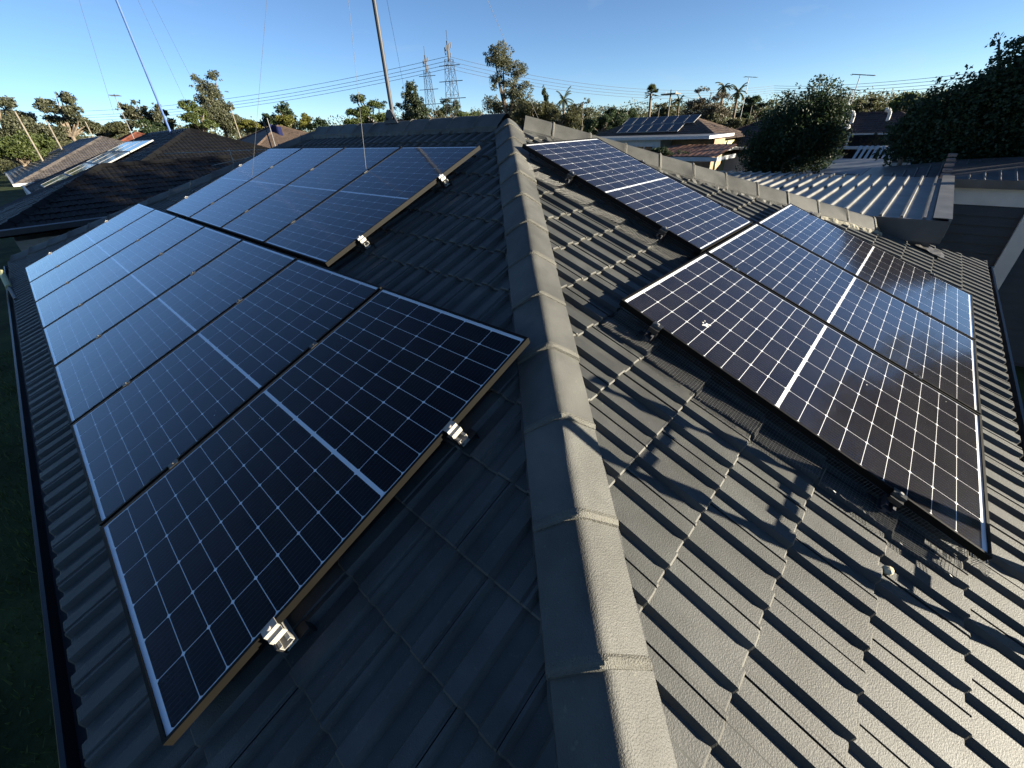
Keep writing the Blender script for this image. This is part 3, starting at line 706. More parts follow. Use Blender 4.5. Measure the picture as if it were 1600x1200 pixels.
rootC, ppC, ridC = hip_house('cream_weatherboard_house', 'cream house with brown tiled roof and its own solar panels behind the right hip', PC.x - hwC, PC.x + hwC, PC.y - hwC, PC.y + 4.4 + hwC, PC.z - hwC * TP, M_brown, M_cream, windows=[('S', PC.x - 1.2, -.7, 1.0, 1.2), ('S', PC.x + 1.6, -.7, 1.0, 1.3)])
# flat-roofed extension of the cream house
ex0, ex1, ey0, ey1, ez = PC.x - hwC - 3.4, PC.x - hwC + .3, PC.y - 3.3, PC.y + 8.4, 0.80
rootE = empty('house_extension', ((ex0 + ex1) / 2, (ey0 + ey1) / 2, GZ), 'white-walled extension with flat corrugated roof before the cream house', 'house extension')
def ppE(mb, nm, m):
    o = mb.build(nm, m, None); o.parent = rootE; o.location = (-rootE.location.x, -rootE.location.y, -GZ); return o
mb = MB(); mb.box2((ex0 - .3, ey0 - .3, ez), (ex1, ey1, ez + .06)); ppE(mb, 'roof_sheet', M_metal)
mb = MB(); mb.box2((ex0 - .36, ey0 - .36, ez - .08), (ex0 - .305, ey1, ez + .07)); mb.box2((ex0 - .3, ey0 - .36, ez - .08), (ex1, ey0 - .305, ez + .07)); ppE(mb, 'fascia', M_white)
mb = MB(); mb.box2((ex0, ey0 + 2.6, GZ), (ex1 - .35, ey1 - .3, ez - .01)); ppE(mb, 'wall', M_white)
mb = MB(); mb.box2((ex0 + 1.6, ey0, GZ), (ex1 - .36, ey0 + 2.59, ez - .012)); ppE(mb, 'porch_wall', mat('tan_board', (0.30, 0.20, 0.13), .7, .2))
for yy in (ey0 + 3.6, ey0 + 5.0):
    mb = MB(); mb.box2((ex0 - .05, yy - .62, -.30), (ex0 - .005, yy + .62, .42)); wo = ppE(mb, 'window', M_white)
    mb = MB()
    for sg in (-1, 1): mb.box2((ex0 - .058, yy + sg * .30 - .26, -.24), (ex0 - .051, yy + sg * .30 + .26, .36))
    mb.build('pane', M_win, wo)
# rusty lean-to in front of it
lx0, lx1, ly0, ly1 = ex0 - 3.2, ex0 - .4, ey0 - 1.9, ey0 + 1.6
rootL = empty('lean_to', ((lx0 + lx1) / 2, (ly0 + ly1) / 2, GZ), 'rusty corrugated lean-to roof below the cream house', 'lean-to')
mb = MB(); n = 26
vs = []
for i in range(n + 1):
    yy = ly0 + (ly1 - ly0) * i / n; h = 0.02 * (i % 2)
    vs += [(lx0, yy, 0.06 + h), (lx1, yy, 0.46 + h), (lx0, yy, 0.03 + h), (lx1, yy, 0.43 + h)]
fs = []
for i in range(n): b_ = 4 * i; fs += [(b_, b_ + 4, b_ + 5, b_ + 1), (b_ + 2, b_ + 3, b_ + 7, b_ + 6), (b_, b_ + 2, b_ + 6, b_ + 4)]
mb.add(vs, fs); o = mb.build('roof_sheet', M_rust, rootL); o.location = (-rootL.location.x, -rootL.location.y, -GZ)
mb = MB(); mb.box2((lx0, ly0 - .04, -0.16), (lx0 + .05, ly1, 0.025)); mb.box2((lx0 + .05, ly0 - .04, -0.16), (lx1, ly0 - .005, 0.025)); o = mb.build('fascia', M_white, rootL); o.location = (-rootL.location.x, -rootL.location.y, -GZ)
for yy in (ly0 + .05, ly1 - .05):
    mb = MB(); mb.box2((lx0 + .05, yy - .05, GZ), (lx0 + .15, yy + .05, 0.02)); o = mb.build('post', M_cream, rootL); o.location = (-rootL.location.x, -rootL.location.y, -GZ)
PD = at(1403, 176, 38); hwD = 4.6
rootD, ppD, ridD = hip_house('brown_tiled_house', 'white-walled house with dark brown tiled roof between the two dark trees', PD.x - hwD, PD.x + hwD, PD.y - hwD, PD.y + 7 + hwD, PD.z - hwD * TP, mat('dark_brown_tile', (0.040, 0.026, 0.022), .6, .3, .3, 4), M_white)
for (pxw, w_) in ((1341, 1.3), (1380, 1.3)):
    d_ = ray(pxw, 232); X = PD.x - hwD + .45; q = CAM + d_ * ((X - CAM.x) / d_.x)
    mb = MB(); mb.box2((X - .05, q.y - w_ / 2, q.z - 1.0), (X - .005, q.y + w_ / 2, q.z + .75)); wo = ppD(mb, 'window', M_white)
    mb = MB(); mb.box2((X - .06, q.y - w_ / 2 + .07, q.z - .93), (X - .051, q.y + w_ / 2 - .07, q.z - .12)); mb.box2((X - .06, q.y - w_ / 2 + .07, q.z - .04), (X - .051, q.y + w_ / 2 - .07, q.z + .68)); o = mb.build('pane', M_win, wo)
for (pxw, pyw, nm) in ((1331, 190, 'left'), (1387, 187, 'right')):
    q = at(pxw, pyw, 37.0); rootV = empty('roof_vent', q, 'curved pale roof cowl on the brown roof, %s one' % nm, 'roof vent', 'roof cowls on the brown tiled house')
    mb = MB(); pts = [Vector((0, 0, -.5)), Vector((0, 0, .35)), Vector((0, .06, .55)), Vector((0, .2, .68)), Vector((0, .38, .66))]; mb.path([q_ * .75 for q_ in pts], [.09, .09, .10, .11, .13], 10); mb.build('cowl', M_white, rootV)
q = at(1322, 196, 36.2); mb = MB()
for i in range(5):
    t0, t1 = math.pi / 2 * i / 5, math.pi / 2 * (i + 1) / 5
    mb.tube((q.x, q.y, q.z - .2 + .3 * math.sin(t0)), (q.x, q.y, q.z - .2 + .3 * math.sin(t1)), .32 * math.cos(t0), max(.01, .32 * math.cos(t1)), 12, caps=False)
tag(mb.build('roof_ventilator', M_white), 'small white domed ventilator on the brown tiled roof', 'roof vent')
# awning and low roof in front of the brown tiled house
q = at(1392, 243, 27); rootAw = empty('awning', (q.x, q.y, q.z - .1), 'striped corrugated awning below the brown house windows', 'awning')
for i in range(14):
    mb = MB(); mb.add([(-.5, -1.5 + i * .21, 0), (-.5, -1.5 + i * .21 + .1, .0), (.9, -1.5 + i * .21 + .1, .45), (.9, -1.5 + i * .21, .45), (-.5, -1.5 + i * .21, -.04), (.9, -1.5 + i * .21, .41)], [(0, 1, 2, 3), (0, 3, 5, 4)]); mb.build('slat', M_white, rootAw)
mb = MB(); mb.box2((-.52, -1.6, -.14), (-.46, 1.5, -.045)); mb.build('awning_rail', M_dmetal, rootAw)
for sgn in (-1.4, 1.3):
    mb = MB(); mb.box2((-.49, sgn - .03, GZ - q.z + .1), (-.43, sgn + .03, -.141)); mb.build('post', M_dmetal, rootAw)
q = at(1342, 262, 24); rootLow = empty('tool_shed', (q.x, q.y, GZ), 'small grey-blue shed roof in front of the brown house', 'shed'); zz = q.z - GZ
mb = MB(); mb.add([(-.9, -.9, zz - .15), (-.9, 1.1, zz - .15), (1.6, 1.1, zz + .22), (1.6, -.9, zz + .22), (-.9, -.9, zz - .2), (-.9, 1.1, zz - .2), (1.6, 1.1, zz + .17), (1.6, -.9, zz + .17)], [(0, 3, 2, 1), (4, 5, 6, 7), (0, 1, 5, 4), (0, 4, 7, 3), (1, 2, 6, 5), (2, 3, 7, 6)]); mb.build('roof_sheet', mat('grey_blue_sheet', (.14, .16, .19), .5, .4), rootLow, fix=True)
mb = MB(); mb.box2((-.7, -.7, 0), (1.5, .9, zz - .21)); mb.build('wall', M_dwall, rootLow)

# solar panels of the neighbours
def small_panel(F, a0, s0, w_, h_, lift, label, group, m_frame):
    root = empty('solar_panel', (0, 0, 0), label, 'solar panel', group); root.matrix_world = F.M(a0, s0, lift)
    mb = MB(); t = .035
    for a_, b_ in (((0, 0), (t, h_)), ((w_ - t, 0), (w_, h_)), ((t, 0), (w_ - t, t)), ((t, h_ - t), (w_ - t, h_))): mb.box2((a_[0], a_[1], -.05), (b_[0], b_[1], 0))
    mb.build('frame', m_frame, root)
    mb = MB(); mb.add([(t, t, -.006), (w_ - t, t, -.006), (w_ - t, h_ - t, -.006), (t, h_ - t, -.006)], [(0, 1, 2, 3)]); mb.build('laminate', M_lam, root)
M_lam = mat('blue_laminate', (0.008, 0.010, 0.022), 0.10, 0.5, 0.1, 2)
xA0, yA1 = P1.x - hwA, P1.y - hwA + 19
FA = slope_frames(xA0, P1.x + hwA, P1.y - hwA, yA1, -0.2, PITCH)['W']
kk = 0
for col in range(3):
    y_hi = 27.0 + 2.05 * (col + 1)
    x_lo = (3.9, 1.7, 1.2)[col]; s = (5.75 - xA0) / CP
    row = 0
    while s - 1.1 > (x_lo - xA0) / CP - .3:
        s -= 1.12
        small_panel(FA, yA1 - y_hi, s, 2.0, 1.08, .16, 'sky-reflecting solar panel on the black roof, %s column, %s row down' % (('right', 'middle', 'left')[col], ordn[row].replace('nearest', 'first')), 'solar panels on the black-roofed house', M_silver); row += 1
FC = slope_frames(PC.x - hwC, PC.x + hwC, PC.y - hwC, PC.y + 4.4 + hwC, PC.z - hwC * TP, PITCH)['W']; yC1 = PC.y + 4.4 + hwC
for r_ in range(2):
    for c_ in range(7 - (1 - r_)):
        y_lo = PC.y - .35 - (1 - r_) * (-.55) + c_ * .78
        small_panel(FC, yC1 - y_lo - .74, 1.05 + r_ * 1.22, .74, 1.16, .14, 'dark solar panel on the cream house roof, %s row, %s from right' % ('upper' if r_ else 'lower', ('first', 'second', 'third', 'fourth', 'fifth', 'sixth', 'seventh')[c_]), 'solar panels on the cream house', M_silver)

# ------------------------------------------------------------------ masts, wires, antennas
def wire(p, q, r): mb = MB(); mb.tube(p, q, r, n=5); return mb
ms = empty('antenna_mast', (HALF, 6.05, zr + .1), 'tall grey metal mast rising from the ridge with guy wires', 'mast')
def ppm(mb, nm, m): o = mb.build(nm, m, None); o.parent = ms; o.location = (-HALF, -6.05, -zr - .1); return o
mtop = Vector((HALF - .03, 6.02, 5.4))
mb = MB(); mb.tube((HALF, 6.05, zr + .05), mtop, .025, .022, 12); ppm(mb, 'pole', M_galv)
mb = MB(); mb.add([(HALF - .05, 5.90, zr + .10), (HALF - .05, 6.20, zr + .10), (HALF - .05, 6.09, zr + .24), (HALF - .05, 6.01, zr + .24), (HALF - .035, 5.90, zr + .10), (HALF - .035, 6.20, zr + .10), (HALF - .035, 6.09, zr + .24), (HALF - .035, 6.01, zr + .24)], [(0, 1, 2, 3), (7, 6, 5, 4), (0, 4, 5, 1), (1, 5, 6, 2), (2, 6, 7, 3), (3, 7, 4, 0)]); mb.tube((HALF - .065, 5.98, zr + .15), (HALF - .03, 5.98, zr + .15), .014, n=8); mb.tube((HALF - .065, 6.12, zr + .15), (HALF - .03, 6.12, zr + .15), .014, n=8); ppm(mb, 'bracket', M_galv)
for foot in (FR['W'].p(HY - 5.04, 3.303, .14), FR['W'].p(HY - 7.44, 3.02, .14), Vector((5.55, 4.5, (HX - 5.55) * TP + .03)), Vector((6.0, 8.2, (HX - 6.0) * TP + .03))):
    ppm(wire(mtop, foot, .0018), 'guy_wire', M_cable)
bm_ = at(262, 196, 27.5); btop = bm_ + Vector((0, 0, 14.5))
bms = empty('guyed_pole', bm_, 'thin blue pole leaning up from behind the black roof', 'pole')
mb = MB(); mb.tube((0, 0, -1), (0, 0, 14.5), .045, .04, 8); mb.build('pole', M_blue, bms)
for (px_, py_, D_) in ((178, 178, 26), (288, 155, 30), (308, 140, 34)):
    mb = wire(Vector((0, 0, 12.5)), at(px_, py_, D_) - bm_, .005); mb.build('guy_wire', M_galv, bms)
# television antenna behind the left panels
a0 = at(257, 240, 13); a1 = at(428, 233, 13); am = empty('television_antenna', at(424, 228, 13), 'long horizontal television antenna beyond the left solar panels', 'antenna'); o3 = am.location
mtp = at(410, 184, 13)
mb = MB(); mb.tube(Vector((mtp.x, mtp.y, -.5)) - o3, mtp - o3, .016, n=7); mb.build('mast', M_galv, am)
mb = MB(); mb.tube(a0 - o3, a1 - o3, .009, n=6); mb.build('boom', M_alu, am)
bd_ = (a1 - a0); el = Vector((bd_.y, -bd_.x, 0)).normalized()
for f, hl in ((.02, .25), (.16, .3), (.3, .36), (.42, .42), (.56, .62), (.66, .7), (.74, .8)):
    c = a0 + bd_ * f - o3; mb = MB(); mb.tube(c - el * hl, c + el * hl, .005, n=5); mb.build('element', M_alu, am)
mb = MB(); mb.tube(at(330, 259, 12.6) - o3, at(402, 243, 12.6) - o3, .007, n=5); mb.tube(at(358, 233, 13) - o3, at(366, 257, 12.8) - o3, .008, n=5); mb.build('brace', M_alu, am)
def small_antenna(px_, ptop, pbot, D, label, r=.03, head=0.9):
    b_ = at(px_, pbot, D); t_ = at(px_, ptop, D); h = t_.z - b_.z
    root = empty('roof_antenna', b_, label, 'antenna')
    mb = MB(); mb.tube((0, 0, -1.0), (0, 0, h), r * .75, n=6); mb.build('mast', M_silver, root)
    mb = MB(); mb.tube((-head * .1, -head * .8, h - .05), (head * .1, head * .5, h + .12), r * .8, n=5); mb.build('boom', M_galv, root)
    for k in range(4):
        mb = MB(); yy = -head * .8 + head * 1.3 * k / 3; mb.tube((-.3, yy, h - .04 + .04 * k), (.3, yy, h - .04 + .04 * k), r * .6, n=5); mb.build('element', M_galv, root)
small_antenna(1325, 120, 176, 37, 'tall roof antenna, rightmost of the three over the brown tiled house', .03)
small_antenna(1320, 142, 178, 38, 'middle roof antenna of the three over the brown tiled house', .028, .5)
small_antenna(1313, 150, 180, 39, 'short roof antenna, leftmost of the three over the brown tiled house', .026, .5)
small_antenna(1416, 166, 178, 37, 'short pale roof pipe antenna near the big right tree', .03, .3)
small_antenna(205, 150, 207, 46, 'slender antenna standing on the far left red roof', .03, .7)
small_antenna(1160, 122, 170, 60, 'tall thin antenna beside the queen palms', .035, 1.0)
def power_pole(px_, ptop, D, label, arm=0.0, r=.062, m=M_pole):
    t_ = at(px_, ptop, D); root = empty('power_pole', (t_.x, t_.y, GZ), label, 'power pole', 'power poles among the houses')
    mb = MB(); mb.tube((0, 0, 0), (0, 0, t_.z - GZ), r * 1.15, r * .85, 8); mb.build('pole', m, root)
    if arm: 
        mb = MB(); mb.box((0, 0, t_.z - GZ - .5), (arm * .9, arm * 1.1, .14)); mb.build('crossarm', m, root)
        mb = MB()
        for k in (-.4, 0, .4): mb.tube((0, k * arm, t_.z - GZ - .42), (0, k * arm, t_.z - GZ - .2), .06, .04, 6)
        mb.build('insulators', M_white, root)
for a_ in ((23, 174, 52, 'pale power pole at the far left edge in front of gum trees'), (72, 188, 56, 'pale power pole left of the second gum tree'), (133, 190, 66, 'short pale pole right of the second gum tree'), (360, 168, 60, 'pale pole right of the tall left gum tree'),
           (911, 160, 70, 'slim pale pole amid dark bushes right of the tall gum'), (981, 168, 74, 'low pole between the round tree and dark bushes'), (1030, 170, 70, 'short pole right of the fan palm'), (1175, 165, 80, 'leaning-looking pale pole right of the palms')): power_pole(*a_)
power_pole(1049, 140, 72, 'tall power pole with crossarm between the fan palm and bare tree', 1.9, .11)

# lattice towers and their lines
def tower(px_, ptop, D, H, base, label, rot=.5):
    t_ = at(px_, ptop, D); root = empty('lattice_tower', (t_.x, t_.y, t_.z - H), label, 'lattice tower', 'lattice towers on the horizon')
    c_, s_ = math.cos(rot), math.sin(rot); levels = [0, .10, .20, .30, .39, .47, .55, .62, .68, .74, .80, .86]; r = .075
    def wd(f): return base * (1 - f / .86 * .72) / 2
    def P(k, f): 
        x, y = ((-1, -1), (1, -1), (1, 1), (-1, 1))[k]; w_ = wd(f); return Vector((c_ * x * w_ - s_ * y * w_, s_ * x * w_ + c_ * y * w_, f * H))
    for k in range(4):
        mb = MB(); mb.tube(P(k, 0), P(k, .86), r * 1.3, r, 5); mb.build('leg', M_galv, root)
    mb = MB()
    for a_, b_ in zip(levels, levels[1:]):
        for k in range(4):
            prism(mb, P(k, a_), P((k + 1) % 4, b_), r * .55); prism(mb, P((k + 1) % 4, a_), P(k, b_), r * .55); prism(mb, P(k, b_), P((k + 1) % 4, b_), r * .5)
    mb.build('bracing', M_galv, root)
    for f in (.66, .75, .83):
        mb = MB(); L_ = 4.2 - (f - .66) * 6; d_ = Vector((-.45, .9, 0))
        mb.tube(Vector((0, 0, f * H)) - d_ * L_, Vector((0, 0, f * H)) + d_ * L_, .12, n=4); mb.build('crossarm', M_galv, root)
    mb = MB(); rr = random.Random(int(px_))
    for k in range(7):
        t = k * .9; mb.box((.9 * math.cos(t), .9 * math.sin(t), H * (.88 + .008 * k)), (.2, .2, 1.3))
    mb.tube((0, 0, .85 * H), (0, 0, .95 * H), .3, n=6); mb.tube((0, 0, .94 * H), (0, 0, H), .07, n=5); mb.build('aerials', M_galv, root)
    return t_
T2 = tower(697, 47, 150, 46, 6.4, 'nearer lattice transmission tower left of the tall gum tree', .3)
T1 = tower(662, 72, 185, 49, 6.0, 'farther lattice tower just right of the dark pine', .5)
def line(pts, label, r):
    # sagging conductor through given points
    mb = MB(); mb.path(pts, r, 4); tag(mb.build('power_line', M_line), label, 'power line', 'power lines strung from the lattice towers')
def sagged(p, q, sag, n=22): return [p.lerp(q, i / n) - Vector((0, 0, 4 * sag * (i / n) * (1 - i / n))) for i in range(n + 1)]
names = ['top', 'second', 'third', 'lowest']
for i, (yl, yt, yr0, yr) in enumerate(((158, 88, 88, 118), (165, 95, 95, 126), (168, 101, 101, 131), (172, 107, 107, 136))):
    line(sagged(at(-60, yl + 12, 330), at(700, yt, 150), 5.5), '%s power line running from the towers to the left' % names[i], .06)
    line(sagged(at(700, yr0, 150), at(1210, 134 + 3.5 * i, 200), 4.0) + sagged(at(1210, 134 + 3.5 * i, 200), at(1640, 100 + 7 * i, 110), 1.0)[1:], '%s power line running from the towers to the right' % names[i], .05)
line(sagged(at(880, 177, 70), at(1049, 145, 72), .5), 'thin service wire left of the crossarm pole', .02)
line(sagged(at(1049, 145, 72), at(1330, 140, 60), 1.2), 'thin service wire right of the crossarm pole', .02)

# ------------------------------------------------------------------ vegetation
def leafy(mb, c, rad, n, size, rr, droop=0.0, shell=0.55, flat=1.0):
    # n leaf-shaped faces spread through the outer part of a clump
    for _ in range(n):
        while True:
            d = Vector((rr.uniform(-1, 1), rr.uniform(-1, 1), rr.uniform(-1, 1)))
            if 0.05 < d.length_squared <= 1: break
        L_ = d.length; d = d / L_ * (shell + (1 - shell) * L_ ** .6) * rr.uniform(.75, 1.08)
        p = c + Vector((d.x * rad[0], d.y * rad[1], d.z * rad[2]))
        ax = Vector((rr.gauss(0, 1), rr.gauss(0, 1), rr.gauss(0, flat) - droop)).normalized()
        sd = ax.cross(Vector((rr.gauss(0, 1), rr.gauss(0, 1), rr.gauss(0, 1)))).normalized()
        l = size * rr.uniform(.6, 1.3); w_ = l * rr.uniform(.22, .4)
        b = len(mb.v); m_ = p + ax * (l * .45)
        mb.v += [tuple(p), tuple(m_ + sd * w_), tuple(p + ax * l), tuple(m_ - sd * w_)]
        mb.f.append((b, b + 1, b + 2, b + 3)); mb.m.append(0)
LEAF = dict(
    gum=leaf_mat('gum_leaf', (0.066, 0.076, 0.040), (0.125, 0.128, 0.078), .45),
    dark=leaf_mat('dark_leaf', (0.024, 0.042, 0.020), (0.052, 0.076, 0.030), .35),
    pine=leaf_mat('pine_needle', (0.030, 0.046, 0.024), (0.058, 0.074, 0.038), .3),
    green=leaf_mat('green_leaf', (0.060, 0.088, 0.026), (0.110, 0.132, 0.042), .45),
    yellow=leaf_mat('yellow_leaf', (0.10, 0.115, 0.024), (0.17, 0.16, 0.040), .45),
    olive=leaf_mat('olive_leaf', (0.056, 0.064, 0.030), (0.096, 0.094, 0.046), .45),
    palm=leaf_mat('palm_leaf', (0.042, 0.058, 0.024), (0.080, 0.090, 0.038), .3),
    bare=leaf_mat('twig_leaf', (0.085, 0.075, 0.050), (0.13, 0.112, 0.074), .3))
def tree(name, label, x0, x1, ytop, ybot, D, leaf='gum', n=2200, size=None, clumps=14, style='gum', seed=0, cat='tree', depth=0.8, trunk=True, group=None, sprays=0, lobes=None, grow=1.0):
    # crown fills the photo box x0..x1, ytop..ybot at D metres; the trunk goes to the ground
    rr = random.Random(seed * 17 + int(x0)); xm = (x0 + x1) / 2
    top, bot = at(xm, ytop, D), at(xm, ybot, D); L_, R_ = at(x0, (ytop + ybot) / 2, D), at(x1, (ytop + ybot) / 2, D)
    wid = (R_ - L_).length / 2 * grow; ht = (top.z - bot.z) / 2 * (1 + (grow - 1) * .6); c = Vector(((L_.x + R_.x) / 2, (L_.y + R_.y) / 2, (top.z + bot.z) / 2))
    root = empty(name, (c.x, c.y, GZ), label, cat, group); off = Vector((c.x, c.y, GZ)); side = (R_ - L_).normalized(); fw = Vector((-side.y, side.x, 0))
    size = size or max(.08, mpp(D) * 1.9)
    cl = []; lobes = [] if lobes is None else [(Vector((((l[0] + l[1]) / 2 - xm) / ((x1 - x0) / 2), l[4] if len(l) > 4 else 0.0, ((ytop + ybot) / 2 - (l[2] + l[3]) / 2) / ((ybot - ytop) / 2))), (l[1] - l[0]) / (x1 - x0), (l[3] - l[2]) / (ybot - ytop)) for l in lobes]
    if not lobes:                                 # uneven tiers of foliage
        if style == 'gum':
            m_ = rr.randint(5, 7)
            for i in range(m_):
                t = i / (m_ - 1); z = -.62 + 1.3 * t; r_ = rr.uniform(.36, .56) * (1.12 - .42 * t); lobes.append((Vector(((rr.uniform(.25, .95) * (1 if (i + seed) % 2 else -1)) * (1 - r_) * (1.05 - .55 * t), rr.uniform(-.5, .5), z * .92)), r_, r_ * rr.uniform(.6, .85)))
        elif style == 'pine':
            for i in range(9):
                t = i / 8; w_ = .74 * (1 - t) + .20; a_ = i * 2.4; lobes.append((Vector((math.cos(a_) * .45 * (1 - t), math.sin(a_) * .45 * (1 - t), -.75 + 1.5 * t)), w_, .26))
        elif style == 'cypress':
            for i in range(6): t = i / 5; lobes.append((Vector((rr.uniform(-.2, .2), 0, -.8 + 1.55 * t)), .8 * (1 - .6 * t), .3))
        else:
            for i in range(6):
                a_ = rr.uniform(0, 6.28); r_ = rr.uniform(.38, .6); lobes.append((Vector((math.cos(a_) * (1 - r_) * 1.05, math.sin(a_) * (1 - r_), rr.uniform(-.55, .45))), r_, r_ * rr.uniform(.7, 1.0)))
    ltot = sum(l[1] * l[2] for l in lobes)
    for (lc, lw, lh) in lobes:
        for _ in range(max(3, int(clumps * lw * lh / ltot))):
            while True:
                d_ = Vector((rr.uniform(-1, 1), rr.uniform(-1, 1), rr.uniform(-1, 1)))
                if .02 < d_.length_squared <= 1: break
            d_ = d_ * (1 / d_.length) * rr.uniform(.35, .95)
            cl.append((Vector((lc.x + d_.x * lw * .86, lc.y + d_.y * lw * .86, lc.z + d_.z * lh * .86)), rr.uniform(.24, .52) * min(lw, lh)))
    for _ in range(sprays):                       # leafy sprays breaking the outline
        lc, lw, lh = lobes[rr.randrange(len(lobes))]; z = rr.uniform(-.5, .98); w_ = math.sqrt(max(.02, 1 - z * z)); a_ = rr.uniform(0, 6.28); q = rr.uniform(.93, 1.06)
        cl.append((Vector((lc.x + math.cos(a_) * w_ * q * lw, lc.y + math.sin(a_) * w_ * q * lw, lc.z + z * q * lh)), rr.uniform(.03, .075)))
    mb = MB(); tot = sum(r_ ** 2 for _, r_ in cl); cen = []
    for (p, r_) in cl:
        w_ = c + side * (p.x * wid) + fw * (p.y * wid * depth) + Vector((0, 0, p.z * ht)) - off; cen.append(w_)
        k = max(.5, min(1.0, ht / max(wid, .01)))
        leafy(mb, w_, (r_ * wid, r_ * wid * depth, r_ * (ht * .8 + wid * .2) * (.8 if style == 'gum' else 1)), int(n * r_ ** 2 / tot), size, rr, {'gum': .7, 'plume': -.9}.get(style, 0.1), .45)
    mb.build('crown', LEAF[leaf], root)
    if trunk:
        mb = MB(); b0 = Vector((0, 0, 0)); zc = c.z - GZ; tr = max(.10, min(.32, wid * .07)); fork = Vector((rr.uniform(-.1, .1) * wid, 0, max(.5, zc - ht * .75)))
        mb.tube(b0, fork, tr, tr * .8, 8)
        for q in cen[::max(1, len(cen) // 14)]:
            mid = fork.lerp(q, .5) + Vector((rr.gauss(0, .06) * wid, rr.gauss(0, .06) * wid, .05 * ht)); mb.path([fork, mid, q], [tr * .55, tr * .35, tr * .12], 5)
        mb.build('trunk', M_bark, root)
    return root
def palm(label, px_, ytop, ycrown, D, fan=False, n=18, flen=None, seed=0):
    rr = random.Random(seed); h_ = at(px_, ycrown, D); root = empty('palm_tree', (h_.x, h_.y, GZ), label, 'palm tree', 'palm trees on the skyline'); H = h_.z - GZ
    mb = MB(); N = 6; pts = [Vector((.25 * math.sin(i * .5), 0, H * i / N)) for i in range(N + 1)]; mb.path(pts, [.22 - .012 * i for i in range(N + 1)], 8); mb.build('trunk', M_bark, root)
    fl = flen or (at(px_, ytop, D).z - h_.z) * 1.25; top = pts[-1]
    for i in range(n):
        mb = MB(); a_ = 6.283 * i / n + rr.uniform(-.2, .2); el_ = rr.uniform(-.35, 1.35) if not fan else rr.uniform(-.9, 1.45); d = Vector((math.cos(a_) * math.cos(el_), math.sin(a_) * math.cos(el_), math.sin(el_)))
        l = fl * rr.uniform(.8, 1.1); p = top.copy(); v_ = d.copy(); S_ = 9; prev = p
        if fan:
            e_ = p + d * l * .5; prism(mb, p, e_, .025); sd = d.cross(Vector((0, 0, 1))).normalized(); up = sd.cross(d)
            for k in range(11):
                t = (k - 5) / 5 * 1.25; q = e_ + (d * math.cos(t) + sd * math.sin(t)) * l * .55 - Vector((0, 0, .1 * l * abs(t))); w_ = up * .02 + (sd * math.cos(t) - d * math.sin(t)) * l * .06
                m_ = e_.lerp(q, .6); mb.add([e_, m_ + w_, q, m_ - w_], [(0, 1, 2, 3)])
        else:
            for s_ in range(S_):
                v_ = (v_ + Vector((0, 0, -.16))).normalized(); nx = prev + v_ * (l / S_); prism(mb, prev, nx, .03); sd = v_.cross(Vector((0, 0, 1))).normalized()
                for sg in (-1, 1):
                    for h2 in (0, .5):
                        b_ = prev.lerp(nx, h2); ll = l * .24 * (1 - .5 * abs(s_ / S_ - .4)); tip = b_ + sd * sg * ll * .85 + v_ * ll * .35 - Vector((0, 0, ll * .4)); mb.add([b_, b_ + v_ * .10, tip], [(0, 1, 2)])
                prev = nx
        mb.build('frond', LEAF['palm'], root)
    return root
